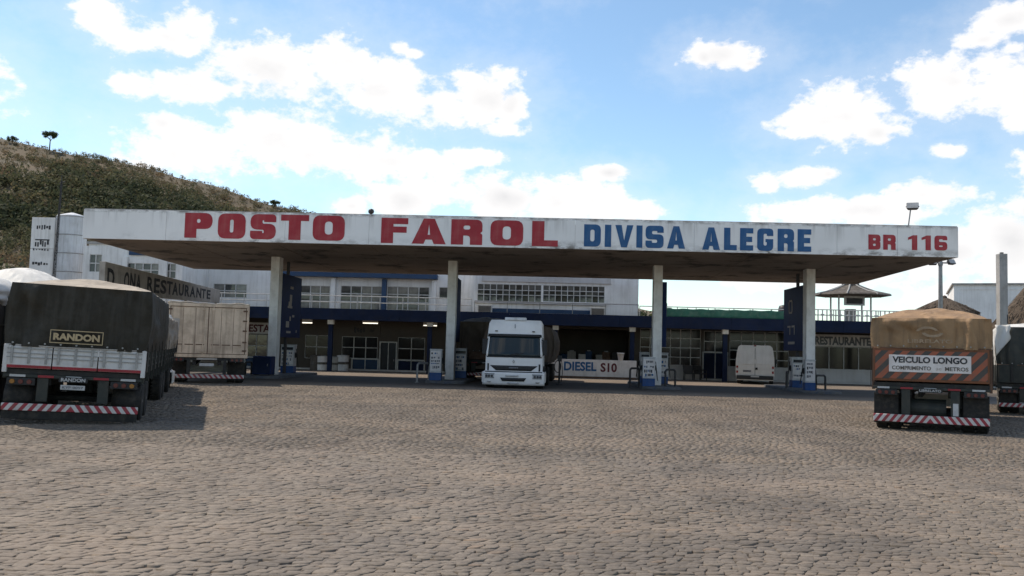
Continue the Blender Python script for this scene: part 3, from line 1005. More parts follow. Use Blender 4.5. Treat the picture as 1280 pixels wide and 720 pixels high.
def leaf_cloud(name, centers, radii, shades, per, leaf, material, squash=0.75, parent=None):
    """many small leaf faces scattered through lumpy crowns; centers n,3"""
    n = len(centers)
    N_ = n * per
    c = np.repeat(centers, per, 0); r = np.repeat(radii, per); sh = np.repeat(shades, per)
    d = rng.normal(size=(N_, 3)); d /= np.linalg.norm(d, axis=1, keepdims=True)
    rad = r * rng.uniform(0.45, 1.05, N_)
    lump = 1 + 0.28 * np.sin(d[:, 0] * 5 + sh * 40) * np.sin(d[:, 1] * 4 + sh * 23)
    p = c + d * (rad * lump)[:, None] * np.array([1, 1, squash])
    nrm = d + rng.normal(0, 0.55, (N_, 3)); nrm /= np.linalg.norm(nrm, axis=1, keepdims=True)
    t = np.cross(nrm, rng.normal(size=(N_, 3))); t /= np.linalg.norm(t, axis=1, keepdims=True)
    b = np.cross(nrm, t)
    s = (r * leaf * rng.uniform(0.6, 1.3, N_))[:, None]
    V = np.stack([p - t * s, p - b * s * .6, p + t * s, p + b * s * .6], 1).reshape(-1, 3)
    me = bpy.data.meshes.new(name)
    me.vertices.add(len(V)); me.vertices.foreach_set('co', V.ravel())
    me.loops.add(N_ * 4); me.loops.foreach_set('vertex_index', np.arange(N_ * 4, dtype=np.int32))
    me.polygons.add(N_); me.polygons.foreach_set('loop_start', np.arange(0, N_ * 4, 4, dtype=np.int32))
    me.update(calc_edges=True)
    a = me.attributes.new('shade', 'FLOAT', 'POINT')
    a.data.foreach_set('value', np.repeat(np.clip(sh + rng.normal(0, .07, N_), 0, 1), 4).astype(np.float32))
    me.materials.append(MATS[material])
    o = bpy.data.objects.new(name, me)
    C.objects.link(o)
    if parent: o.parent = parent
    return o


def build_scrub():
    n = 15000
    x = rng.uniform(-225, -15, n); y = rng.uniform(100, 278, n)
    # keep what the picture can show (plus a margin)
    ang = (x + YAW * y) / y
    k = (ang > -0.66) & (ang < -0.10) & (ridge_z(x) > 8)
    x, y = x[k], y[k]
    t = (y - HY0) / (HY1 - HY0)
    dens = vnoise(x, y, 26, 5) * 0.6 + vnoise(x, y, 9, 6) * 0.4
    belt = np.exp(-((t - 0.66 - 0.22 * (vnoise(x, y, 40, 8) - .5)) / 0.11) ** 2) + np.exp(-((t - 0.12) / 0.16) ** 2) * np.clip((-x - 20) / 40, 0, 1)  # second term: shadow on the lower-left slope, put in as darker, denser bushes
    keep = rng.random(len(x)) < np.clip(0.32 + 1.3 * (dens - 0.45) * 2.2 + 0.6 * belt, 0.10, 1)
    x, y, t, dens, belt = x[keep], y[keep], t[keep], dens[keep], belt[keep]
    r = rng.uniform(0.55, 1.25, len(x)) ** 1.6 * 1.35 * (0.9 + 0.9 * np.clip(belt, 0, 1)) * np.where(t > .9, .7, 1)
    z = hill_z(x, y) + r * 0.6
    shade = np.clip(0.76 - 0.46 * np.clip(belt, 0, 1) + rng.normal(0, 0.15, len(x)) - 0.7 * (dens - .5), 0.02, 0.97)
    o = leaf_cloud('hillside_scrub', np.stack([x, y, z], -1), r, shade, 64, 0.18, 'scrub_leaf')
    tag(o, 'dense green and dry brown scrub covering the hillside', 'scrub', None, 'stuff')
    print('scrub', len(x))
    # low dry tussocks
    n = 9000
    x = rng.uniform(-225, -15, n); y = rng.uniform(120, 272, n)
    ang = (x + YAW * y) / y
    k = (ang > -0.66) & (ang < -0.10)
    x, y = x[k], y[k]
    r = rng.uniform(0.35, 0.8, len(x))
    o = leaf_cloud('hillside_tussocks', np.stack([x, y, hill_z(x, y) + .2], -1), r, np.clip(rng.normal(.68, .14, len(x)), 0, 1), 14, .34, 'scrub_leaf')
    tag(o, 'dry tan grass tussocks between the hillside bushes', 'grass', None, 'stuff')


build_scrub()


def ridge_tree(px, py_top, height, crown_r, label, flat=0.5, ncl=34):
    d = pix_dir(px, py_top)
    # stand it on the ridge line along that bearing
    Yr = HY1 - 3
    x = d[0] / d[1] * Yr
    zb = float(hill_z(x, Yr))
    t = thing('ridge_tree', label, 'tree', (x, Yr, zb), 0, 'lone trees along the ridge')
    m = MB()
    m.cyl((0, 0, -0.5), (0.1, 0, height * .62), 0.22, 0.13, 7)
    for k in range(6):
        a = k * 1.05
        m.cyl((0.05, 0, height * (.5 + .03 * k)), (math.cos(a) * crown_r * .6, math.sin(a) * crown_r * .6, height * .80), 0.09, 0.03, 5)
    m.build('trunk', 'bark', t)
    cen = []
    for k in range(ncl):
        a = rng.uniform(0, 6.28); q = math.sqrt(rng.random()) * crown_r * .85
        cen.append((math.cos(a) * q, math.sin(a) * q, height * .80 + (crown_r - q) * flat * .5 + rng.uniform(-.25, .25) * crown_r * flat))
    leaf_cloud('crown', np.array(cen), np.full(ncl, crown_r * .27), rng.uniform(.1, .7, ncl), 40, .3, 'tree_leaf', .7, t)
    return t


ridge_tree(63, 165, 5.6, 2.3, 'tall umbrella-crowned tree standing alone on the hill ridge', .95, 44)
ridge_tree(16, 168, 1.5, 1.7, 'low round tree on the ridge, uphill of the umbrella-crowned one', .8)
ridge_tree(344, 247, 1.6, 1.7, 'bushy dark tree low on the ridge, just above the canopy', .8)


# ================================================================== CANOPY
XL, XR, YN, YF, ZB, ZT, ZBF = -18.2, 15.43, 35.08, 46.4, 5.37, 6.53, 5.16
COLX = (-12.02, -4.18, 4.80, 11.35)
YC = 40.3


def build_canopy():
    t = thing('fuel_canopy', 'long white station canopy with red and blue painted lettering on four columns', 'canopy')
    m = MB()
    y0, y1 = YN + .07, YF - .07
    m.hexa([(XL + .07, y0, ZB + .004), (XR - .07, y0, ZB + .004), (XR - .07, y1, ZBF + .004), (XL + .07, y1, ZBF + .004), (XL + .07, y0, ZT - .22), (XR - .07, y0, ZT - .22), (XR - .07, y1, ZT - .22), (XL + .07, y1, ZT - .22)])
    sof = m.build('soffit', 'soffit', t)
    # shallow board joints and two brown leak patches under the slab
    m = MB()
    for k in range(1, 9):
        x = XL + (XR - XL) * k / 9
        m.hexa([(x - .03, y0 + .1, ZB - .012), (x + .03, y0 + .1, ZB - .012), (x + .03, y1 - .1, ZBF - .008), (x - .03, y1 - .1, ZBF - .008), (x - .03, y0 + .1, ZB + .02), (x + .03, y0 + .1, ZB + .02), (x + .03, y1 - .1, ZBF + .02), (x - .03, y1 - .1, ZBF + .02)])
    m.build('soffit_joint', 'soffit', sof)
    # front fascia: sheet panels butted edge to edge, each slightly out of plane
    cuts = [XL, X(200, YN), X(268, YN), X(350, YN), X(456, YN), X(540, YN), X(640, YN), X(716, YN), X(800, YN), X(866, YN), X(960, YN), X(1046, YN), X(1122, YN), XR]
    for a, b_ in zip(cuts[:-1], cuts[1:]):
        j = random.uniform(0, .006)
        zt = ZT + random.uniform(-.012, .012)
        m = MB().box(a + .003, b_ - .003, YN + j, YN + .06, ZB, zt)
        m.build('fascia_panel', 'fascia_white', t, bevel=.006)
    # dark drip lip and coping
    m = MB().box(XL + .02, XR - .02, YN + .03, YN + .10, ZT - .02, ZT + .028)
    m.build('coping', 'concrete_post', t)
    B(XL, XL + .06, YN + .064, YF - .064, ZB - .0, ZT).build('fascia_panel', 'fascia_white', t)
    B(XR - .06, XR, YN + .064, YF - .064, ZB - .0, ZT).build('fascia_panel', 'fascia_white', t)
    B(XL, XR, YF - .06, YF, ZBF, ZT).build('fascia_panel', 'fascia_white', t)
    for x in COLX:
        m = MB().box(x - .19, x + .19, YC - .28, YC + .28, 0, 5.31)
        pass
        m.build('column', 'column_white', t, bevel=.015)
    # painted letters
    yl = YN - .001

    def word(chars, boxes, ytop, ybot, sv, sh, r, material):
        for ch, (p0, p1) in zip(chars, boxes):
            pm = (p0 + p1) / 2
            yt, yb = ytop(pm), ybot(pm)
            x0, x1 = float(at(p0, (yt + yb) / 2, YN)[0]), float(at(p1, (yt + yb) / 2, YN)[0])
            z0, z1 = Z(pm, yb, YN), Z(pm, yt, YN)
            w = x1 - x0
            svv = sv if ch not in 'I' else w
            letter_object(ch, x0, yl, z0, w, z1 - z0, svv, sh, r, material, t)
    lin = lambda x0, y0, x1, y1: (lambda x: y0 + (y1 - y0) * (x - x0) / (x1 - x0))
    word('POSTO', [(231, 265.5), (272.5, 307), (313, 345), (351, 386), (391, 431)], lin(231, 265.8, 431, 269.8), lin(231, 297, 431, 301.2), .47, .235, .28, 'red_paint')
    word('FAROL', [(476.5, 510), (515, 557.5), (564, 603), (613, 654), (665, 697.5)], lin(476, 272, 697, 276.8), lin(476, 303.6, 697, 308.3), .47, .235, .28, 'red_paint')
    word('DIVISA', [(730, 751), (756, 764), (769, 791.5), (795.5, 803), (807, 829.5), (834, 856.5)], lin(730, 280.3, 856, 283), lin(730, 308, 856, 311), .24, .20, .17, 'blue_letter')
    word('ALEGRE', [(878, 900), (905, 921), (925, 941.5), (946.5, 966.5), (972, 992.5), (997, 1014)], lin(878, 284, 1014, 286.8), lin(878, 312, 1014, 314.8), .24, .20, .17, 'blue_letter')
    word('BR116', [(1085.5, 1100.5), (1104, 1119.5), (1135, 1146.5), (1152, 1163.5), (1168, 1184)], lin(1085, 293, 1184, 294.8), lin(1085, 311.8, 1184, 313.2), .17, .135, .12, 'red_paint')
    return t


build_canopy()

# things standing on the canopy roof
t = thing('roof_water_tank', 'low white water tank lying on the canopy roof', 'tank', (X(214, 36.5), 37.5, ZT - .22))
m = MB(); m.hexa([(-.75, -.5, 0), (.75, -.5, 0), (.75, .5, 0), (-.75, .5, 0), (-.6, -.4, .38), (.6, -.4, .38), (.6, .4, .38), (-.6, .4, .38)]); m.build('tank_body', 'tarp_white', t, bevel=.06)
B(-.5, .5, -.3, .3, .375, .42).build('tank_lid', 'tank_metal', t, bevel=.02)
t = thing('roof_beacon', 'small dark round lamp on the canopy edge above the red letters', 'lamp', (X(456, YN), YN + .3, ZT - .22))
MB().cyl((0, 0, 0), (0, 0, .3), .03).build('stem', 'dark_steel', t)
MB().lathe([(.01, .28), (.10, .32), (.12, .40), (.09, .47), (.01, .5)], 14).build('globe', 'dark_steel', t, smooth=True)


def floodlight(parent, loc, rz, tilt):
    m = MB()
    m.hexa([(-.22, -.06, -.14), (.22, -.06, -.14), (.16, .12, -.10), (-.16, .12, -.10), (-.22, -.06, .14), (.22, -.06, .14), (.16, .12, .10), (-.16, .12, .10)])
    o = m.build('lamp_head', 'dark_steel', parent, bevel=.02)
    o.location = loc; o.rotation_euler = (tilt, 0, rz)
    B(-.20, .20, -.078, -.062, -.12, .12).build('lens', 'lens_clear', o)
    MB().cyl((-.24, 0.02, 0), (.24, 0.02, 0), .02).build('bracket', 'galv', o)
    return o


xb = X(1138, YN)
t = thing('roof_floodlight', 'floodlight on a thin leaning pole at the canopy edge', 'lamp', (xb, YN + .25, ZT - .22))
MB().cyl((0, 0, 0), (.12, 0, .92), .028, .028, 8).build('pole', 'galv', t)
floodlight(t, (.17, -.05, 1.0), -.35, -.45)

# ================================================================== STATION BUILDING
YV, YW, YU = 51.0, 54.6, 54.0          # veranda edge, ground-floor wall, upper wall
BT = thing('station_building', 'white and navy two-storey restaurant building behind the fuel canopy', 'building')


def window(parent, px0, px1, py0, py1, Y, nx, nz, gl='glass', bar=.05, name='window', fm='frame_white', split=None):
    pc = (px0 + px1) / 2
    x0, x1 = float(at(px0, (py0 + py1) / 2, Y)[0]), float(at(px1, (py0 + py1) / 2, Y)[0])
    z1, z0 = Z(pc, py0, Y), Z(pc, py1, Y)
    return window_m(parent, x0, x1, z0, z1, Y, nx, nz, gl, bar, name, fm, split)


def window_m(parent, x0, x1, z0, z1, Y, nx, nz, gl='glass', bar=.05, name='window', fm='frame_white', split=None):
    m = MB()
    xs = np.linspace(x0, x1, nx + 1)
    zs = np.linspace(z0, z1, nz + 1) if split is None else [z0 + (z1 - z0) * s for s in split]
    for i, x in enumerate(xs):
        w = bar * (1.3 if i in (0, nx) else 1)
        m.box(x - w / 2, x + w / 2, Y - .07, Y + .02, z0 - bar / 2, z1 + bar / 2)
    for j, z in enumerate(zs):
        m.box(x0 + .001, x1 - .001, Y - .062, Y + .018, z - bar / 2 + .001, z + bar / 2 - .001)
    w = m.build(name, fm, parent)
    for i in range(nx):
        for j in range(len(zs) - 1):
            gg = gl if not isinstance(gl, (list, tuple)) else random.choice(gl)
            o = unit_box('pane', gg, w, xs[i] + bar * .4, xs[i + 1] - bar * .4, Y - .025, Y - .012, zs[j] + bar * .4, zs[j + 1] - bar * .4)
            o.rotation_euler = (random.uniform(-.006, .006), 0, random.uniform(-.006, .006))
    return w


def wall_with_openings(name, material, parent, x0, x1, z0, z1, Y, th, holes):
    """wall slab (front at Y) with rectangular openings cut out: columns of boxes around holes"""
    m = MB()
    xs = sorted(set([x0, x1] + [h[0] for h in holes] + [h[1] for h in holes]))
    xs = [x for x in xs if x0 <= x <= x1]
    for a, b_ in zip(xs[:-1], xs[1:]):
        c = (a + b_) / 2
        cuts = sorted([(h[2], h[3]) for h in holes if h[0] < c < h[1]])
        z = z0
        for (ha, hb) in cuts:
            if ha > z:
                m.box(a, b_, Y, Y + th, z, ha)
            z = hb
        if z < z1:
            m.box(a, b_, Y, Y + th, z, z1)
    return m.build(name, material, parent)


def build_building():
    t = BT
    xa, xb = X(228, YV), X(1340, YV)
    # floor slab of the veranda and its roof slab with navy band
    B(xa, xb, YW - .85, YW + 8, -.02, .07).build('plinth', 'low_wall', t)
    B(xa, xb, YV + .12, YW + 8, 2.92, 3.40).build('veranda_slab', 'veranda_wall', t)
    cuts = np.linspace(xa, xb, 9)
    for a, b_ in zip(cuts[:-1], cuts[1:]):
        j = random.uniform(0, .012)
        B(a + .004, b_ - .004, YV + j, YV + .12, 2.86, 3.5).build('band_panel', 'navy', t, bevel=.006)
    # back wall of the veranda with its openings
    holes = []

    def hole(p0, p1, y0, y1, Y=YW):
        pc = (p0 + p1) / 2
        hh = (float(at(p0, (y0 + y1) / 2, Y)[0]), float(at(p1, (y0 + y1) / 2, Y)[0]), max(Z(pc, y1, Y), .07), Z(pc, y0, Y))
        holes.append(hh)
        return hh
    specs = [  # px0,px1,py0,py1,nx,nz, glass
        (306, 334, 418, 446, 2, 2, 'glass'), (381, 410, 419, 448, 2, 2, 'glass_dark'), (427, 472, 421, 448, 3, 2, 'glass_dark'),
        (497, 531, 422, 450, 2, 2, 'glass_dark'), (800, 876, 411, 458, 6, 4, 'glass_dark'), (880, 908, 414, 440, 2, 2, 'glass_dark'),
        (912, 986, 415, 462, 5, 4, 'glass_dark'), (1018, 1092, 434, 464, 4, 1, 'glass_dark'), (1096, 1150, 434, 466, 3, 1, 'glass_dark'), (645, 690, 412, 455, 3, 3, 'glass_dark')]
    for s in specs:
        h = hole(*s[:4])
        window_m(t, h[0], h[1], h[2], h[3], YW + .1, s[4], s[5], s[6], .05)
    doors = [(475, 495, 428, 464), (440, 472, 449, 466), (497, 530, 451, 467), (306, 336, 447, 466), (879, 909, 441, 475)]
    for i, (p0, p1, y0, y1) in enumerate(doors):
        h = hole(p0, p1, y0, y1)
        mt = ['screen', 'blue_paint', 'navy', 'blue_paint', 'navy'][i]
        d = B(h[0], h[1], YW + .06, YW + .12, h[2], h[3]).build('door', mt, t)
        m = MB()
        m.box(h[0] - .05, h[0] + .02, YW - .03, YW + .14, h[2], h[3] + .05); m.box(h[1] - .02, h[1] + .05, YW - .03, YW + .14, h[2], h[3] + .05)
        m.box(h[0] + .021, h[1] - .021, YW - .028, YW + .138, h[3] - .02, h[3] + .05)
        m.box((h[0] + h[1]) / 2 - .025, (h[0] + h[1]) / 2 + .025, YW + .03, YW + .059, h[2], h[3] - .021)
        m.build('door_frame', 'frame_white', d)
        MB().cyl((h[1] - .12, YW + .03, h[2] + .5), (h[1] - .12, YW + .03, h[2] + .62), .02).build('handle', 'galv', d)
    # recess behind the diesel counter
    rec = hole(698, 786, 412, 470)
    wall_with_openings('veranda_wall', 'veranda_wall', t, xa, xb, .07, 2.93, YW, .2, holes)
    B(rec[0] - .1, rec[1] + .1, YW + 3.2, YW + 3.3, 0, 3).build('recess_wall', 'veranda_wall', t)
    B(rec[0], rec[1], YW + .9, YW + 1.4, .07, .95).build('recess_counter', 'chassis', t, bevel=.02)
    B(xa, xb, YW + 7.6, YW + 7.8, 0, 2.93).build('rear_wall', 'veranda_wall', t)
    for xx in (rec[0] - .3, rec[1] + .1):
        B(xx, xx + .2, YW + .21, YW + 3.19, 0, 2.93).build('recess_side_wall', 'veranda_wall', t)
    # low painted walls under the right hand windows
    for p0, p1 in ((797, 877), (910, 1016), (1016, 1210)):
        B(X(p0, YW - .06), X(p1, YW - .06), YW - .1, YW - .003, .07, .82).build('low_wall', 'low_wall', t, bevel=.01)
    # veranda posts
    for px in (302, 413, 537, 694, 790, 906, 1014, 1110):
        x = X(px, YV + .5)
        m = MB().use('navy').box(x - .12, x + .12, YV + .35, YV + .6, -.02, 2.62).use('column_white').box(x - .17, x + .17, YV + .3, YV + .65, 2.62, 2.92)
        m.build('veranda_post', 'navy', t, bevel=.01)
    # ceiling tubes, lit
    for px, py, w in ((383, 403.5, .3), (462, 404, .45), (537, 407, .4)):
        x = X(px, YV + 1.2); z = min(Z(px, py, YV + 1.2), 2.86)
        f = B(x - w, x + w, YV + 1.15, YV + 1.25, z + .03, 2.93).build('tube_fitting', 'frame_white', t)
        MB().cyl((x - w * .95, YV + 1.2, z), (x + w * .95, YV + 1.2, z), .028, n=8).build('tube', 'tube_light', f)
    # ---------------- upper floor, left block (a storey half-step higher, nearer)
    YL = 50.0
    l0, l1 = X(98, YL), X(223, YL)
    hs = []
    for (p0, p1, y0, y1, nx, nz) in ((159, 199, 329, 346, 4, 2), (205.5, 220.5, 329.5, 348, 2, 2), (112, 128, 318, 340, 2, 2)):
        pc = (p0 + p1) / 2
        h = (float(at(p0, y0, YL)[0]), float(at(p1, y0, YL)[0]), Z(pc, y1, YL), Z(pc, y0, YL))
        hs.append(h)
        window_m(t, *h, YL + .08, nx, nz, ['glass', 'glass_curtain'], .06)
    wall_with_openings('upper_wall', 'left_wall', t, l0, l1, .0, 6.6, YL, .25, hs)
    B(l1 - .25, l1, YL + .251, YU + 6, 0, 6.6).build('upper_wall', 'left_wall', t)
    B(X(156, YL), l1 + .05, YL - .10, YL - .004, Z(170, 319, YL), Z(170, 312, YL)).build('blue_eave', 'blue_paint', t)
    for px in (152, 202):
        B(X(px, YL) - .14, X(px, YL) + .14, YL - .16, YL - .005, 3.4, Z(px, 321, YL)).build('pilaster', 'left_wall', t)
    B(l0 + .1, l1 - .1, YL + .3, YU + 6, 6.45, 6.55).build('upper_roof', 'concrete_post', t)
    # ---------------- upper floor, middle block over the balcony
    m0, m1 = l1 + .004, X(590, YU)
    hs = []
    for (p0, p1, y0, y1, nx, nz) in ((267, 309, 355, 372, 3, 2), (376, 413, 357, 386, 3, 3), (426, 478, 357.5, 387, 4, 3), (484, 537, 358.5, 388, 4, 3), (549, 560, 359, 374, 1, 1)):
        pc = (p0 + p1) / 2
        h = (float(at(p0, y0, YU)[0]), float(at(p1, y0, YU)[0]), max(Z(pc, y1, YU), 3.5), Z(pc, y0, YU))
        hs.append(h)
        window_m(t, *h, YU + .08, nx, nz, ['glass', 'glass_curtain', 'glass_curtain'], .06)
    wall_with_openings('upper_wall', 'white_wall', t, m0, m1, 3.4, 6.3, YU, .25, hs)
    B(X(350, YU), X(545, YU), YU - .6, YU - .004, Z(450, 347.5, YU), Z(450, 342, YU)).build('blue_eave', 'blue_paint', t)
    for px in (415, 478.5, 541, 566):
        x = X(px, YU)
        B(x - .13, x + .13, YU - .3, YU - .006, 3.4, 5.4).build('pilaster', 'white_wall' if px != 478.5 else 'blue_paint', t)
    # ---------------- upper floor, right block with the long strip window
    YR = 52.3
    r0, r1 = X(590, YR), X(797, YR)
    hs = []
    for (p0, p1) in ((597, 677), (679, 756)):
        y0, y1 = 355.5, 378
        pc = (p0 + p1) / 2
        h = (float(at(p0, y0, YR)[0]), float(at(p1, y0, YR)[0]), Z(pc, y1, YR), Z(pc, y0 + (pc - 640) * .024, YR))
        hs.append(h)
        window_m(t, *h, YR + .08, 10, 3, ['glass', 'glass', 'glass_dark'], .042, split=(0, .42, .68, 1))
    wall_with_openings('upper_wall', 'white_wall', t, r0, r1, 3.4, 6.2, YR, .25, hs)
    B(r0, r0 + .25, YR + .251, YU - .01, 3.4, 6.2).build('upper_wall', 'white_wall', t)
    B(r1 - .25, r1, YR + .251, YU + 6, 3.4, 6.2).build('upper_wall', 'white_wall', t)
    B(r0 + .1, X(757, YR), YR - .12, YR - .004, Z(690, 380.5, YR), Z(690, 378.4, YR)).build('sill_ledge', 'low_wall', t)
    B(r0 + 1.0, X(738, YR), YR - .06, YR - .004, Z(690, 392, YR), Z(690, 387, YR)).build('blue_stripe', 'blue_paint', t)
    B(X(600, YR), X(762, YR), YR - .10, YR - .004, Z(690, 353.5, YR), Z(690, 347, YR)).build('lintel_band', 'low_wall', t)
    B(m0, r1, YU + .3, YU + 6, 6.05, 6.15).build('upper_roof', 'concrete_post', t)
    return t


build_building()

# balcony / terrace railings
def railing(label, px0, px1, Y, z0, h, step, material, rails=2, lattice=False):
    x0, x1 = X(px0, Y), X(px1, Y)
    t = thing('railing', label, 'railing', (0, 0, 0), 0, 'railings along the veranda roof')
    for k in range(rails):
        z = z0 + h * (k + 1) / rails
        MB().cyl((x0, Y, z), (x1, Y, z), .03, n=6).build('rail', material, t)
    n = max(2, int((x1 - x0) / step))
    for i in range(n + 1):
        x = x0 + (x1 - x0) * i / n
        unit_box('post', material, t, x - .02, x + .02, Y - .02, Y + .02, z0 - .03, z0 + h + .02)
    if lattice:
        m = MB()
        k = int((x1 - x0) / .24)
        for i in range(k):
            x = x0 + (x1 - x0) * (i + .5) / k
            m.box(x - .03, x + .03, Y - .02, Y + .02, z0, z0 + h - .03)
            if i % 2 == 0:
                m.box(x - .1, x + .1, Y - .022, Y + .022, z0 + h * .45, z0 + h * .6)
        m.build('baluster_screen', 'frame_white', t)
    return t


railing('thin pale railing along the balcony in front of the curtained windows', 246, 588, YV + .2, 3.5, .72, 1.25, 'frame_white', 2)
railing('thin railing in front of the long strip window', 592, 797, YV + .2, 3.5, .62, 1.6, 'galv', 1)
railing('thin railing above the green netting on the flat roof', 799, 1012, YV + .2, 3.5, .55, 1.0, 'frame_white', 1)
railing('white baluster screen on the roof above the restaurant sign', 1014, 1210, YV + .2, 3.5, .60, 1.2, 'frame_white', 2, True)

# green netting screen on the roof
t = thing('green_netting', 'strip of green shade netting stretched along the flat roof', 'netting', (0, 0, 0))
x0, x1 = X(833, YV + .1), X(990, YV + .1)
zt_, zb_ = Z(910, 387, YV + .1), Z(910, 396, YV + .1)
m = MB().grid(lambda u, v: (x0 + (x1 - x0) * u, YV + .10 + .025 * math.sin(u * 40) + .01 * math.sin(u * 91), 3.49 + (zt_ - 3.49) * v - .03 * v * math.sin(u * 23) ** 2), 80, 6)
m.build('net', 'green_net', t, smooth=True, solid=.01)
for i in range(7):
    x = x0 + (x1 - x0) * i / 6
    unit_box('net_post', 'galv', t, x - .02, x + .02, YV + .14, YV + .17, 3.39, zt_ + .03)
# round dark water tank on the roof beside the netting
t = thing('rooftop_barrel', 'small dark barrel on the roof at the end of the green netting', 'barrel', (X(980, YV + 1.8), YV + 1.8, 3.39))
MB().lathe([(.30, 0), (.34, .3), (.34, .75), (.28, .95), (.1, 1.0)], 16).build('barrel', 'dark_steel', t, smooth=True)
t = thing('rooftop_stack', 'stack of weathered crates on the roof beside the green netting', 'crates', (X(831, YV + 1), YV + 1.2, 3.39))
for k, (x, w, z, h_) in enumerate(((-.1, .9, 0, .35), (.0, .7, .35, .3), (-.15, .5, .65, .25))):
    B(x - w / 2, x + w / 2, -.3, .3, z, z + h_).build('crate', ['terracotta', 'sign_grey', 'concrete_post'][k], t, bevel=.02)


def air_conditioner(px, py, label):
    x = X(px, YV + .7)
    t = thing('air_conditioner', label, 'air conditioner', (x, YV + .7, 3.40), 0, 'air conditioners on the veranda roof')
    B(-.40, .40, -.25, .25, .06, .52).build('casing', 'frame_white', t, bevel=.02)
    B(-.34, .34, -.268, -.252, .12, .46).build('grille', 'dark_steel', t)
    for i in range(5):
        unit_box('slat', 'sign_grey', t, -.33, .33, -.285, -.268, .145 + i * .065, .165 + i * .065)
    for sx in (-.3, .3):
        unit_box('foot', 'dark_steel', t, sx - .05, sx + .05, -.2, .2, 0, .06)


air_conditioner(605, 386, 'boxy air conditioner on the veranda roof above the parked white truck')
air_conditioner(746, 387, 'boxy air conditioner at the end of the long strip window')

# flat painted signs ---------------------------------------------------
t = thing('diesel_sign_wall', 'low white wall painted DIESEL S10 in blue and red', 'wall', (0, 0, 0))
xa, xb = X(688, YV - .1), X(796, YV - .1)
B(xa, xb, YV - .15, YV + .05, 0, 1.02).build('wall', 'sign_white', t, bevel=.01)
B(xa, xb, YV - .153, YV - .10, 0.001, .10).build('skirting', 'rust_trim', t)
zc0, zc1 = Z(738, 464, YV - .15), Z(738, 452.5, YV - .15)
text_object('DIESEL', X(705.5, YV), X(746, YV), YV - .151, zc0, zc1, 'blue_letter', t, .035)
text_object('S10', X(751, YV), X(771.5, YV), YV - .151, zc0 - .03, zc1 - .03, 'maroon_letter', t, .035)
t = thing('flower_pot', 'white flower pot standing on the diesel wall', 'pot', (X(776, YV), YV - .05, 1.02))
MB().lathe([(.12, 0), (.13, .02), (.19, .36), (.21, .36), (.21, .42), (.17, .42), (.16, .36)], 16).build('pot', 'sign_white', t, smooth=True)
t = thing('restaurant_sign', 'white RESTAURANTE sign board above the windows at the right end', 'sign', (0, 0, 0))
ys = YW - .16
B(X(1016.5, ys), X(1092, ys), ys, YW - .004, Z(1054, 433.5, ys), Z(1054, 418.5, ys)).build('board', 'sign_white', t)
text_object('RESTAURANTE', X(1018.5, ys), X(1088.5, ys), ys - .001, Z(1054, 431.8, ys), Z(1054, 421, ys), 'grey_letter', t, .045)
t = thing('wall_sign', 'pale wall sign lettered RESTA over the left windows of the veranda', 'sign', (0, 0, 0))
B(X(303, ys), X(338, ys), ys, YW - .004, Z(320, 417, ys), Z(320, 403, ys)).build('board', 'sign_white', t)
text_object('RESTA', X(302.5, ys) + .03, X(338, ys) - .05, ys - .001, Z(320, 415, ys), Z(320, 405.5, ys), 'maroon_letter', t, .03)
t = thing('door_sign', 'faded dark lettering panel over the veranda doors', 'sign', (0, 0, 0))
B(X(425, ys), X(474, ys), ys + .1, YW - .004, Z(450, 419, ys), Z(450, 407, ys)).build('board', 'veranda_wall', t)
for (a, b_, c, d) in ((442, 456, 409, 416), (462, 467, 410, 415)):
    for k in range(4):
        xx = a + (b_ - a) * k / 4
        unit_box('mark', 'black_letter', t, X(xx, ys), X(xx + (b_ - a) / 4 * .7, ys), ys + .08, ys + .099, Z(450, d - (k % 2), ys), Z(450, c + (k * 7 % 3), ys))

r_ = random.Random(4)
for k in range(7):
    px = 706 + k * 10.5 + r_.uniform(-2, 2)
    lab = ['stack of blue crates on the dark counter, nearest the hose post', 'grey sack leaning on the dark counter', 'small white canister on the dark counter', 'blue plastic crate in the middle of the dark counter', 'pale oil can stack on the dark counter', 'brown carton on the dark counter', 'tall dark bottle box at the flower-pot end of the counter'][k]
    t = thing('counter_goods', lab, 'goods', (X(px, YW + 1.1), YW + 1.1, .95), r_.uniform(-.3, .3), 'goods on the counter behind the diesel wall')
    mt = ['blue_paint', 'sign_grey', 'sign_white', 'blue_paint', 'terracotta', 'rust_trim', 'dark_steel'][k]
    w_, h_ = r_.uniform(.16, .26), r_.uniform(.28, .55)
    B(-w_, w_, -.15, .15, 0, h_).build('body', mt, t, bevel=.03)
    B(-w_ * .5, w_ * .5, -.1, .1, h_, h_ + .06).build('top', 'plate' if k % 2 else 'black_plastic', t, bevel=.015)

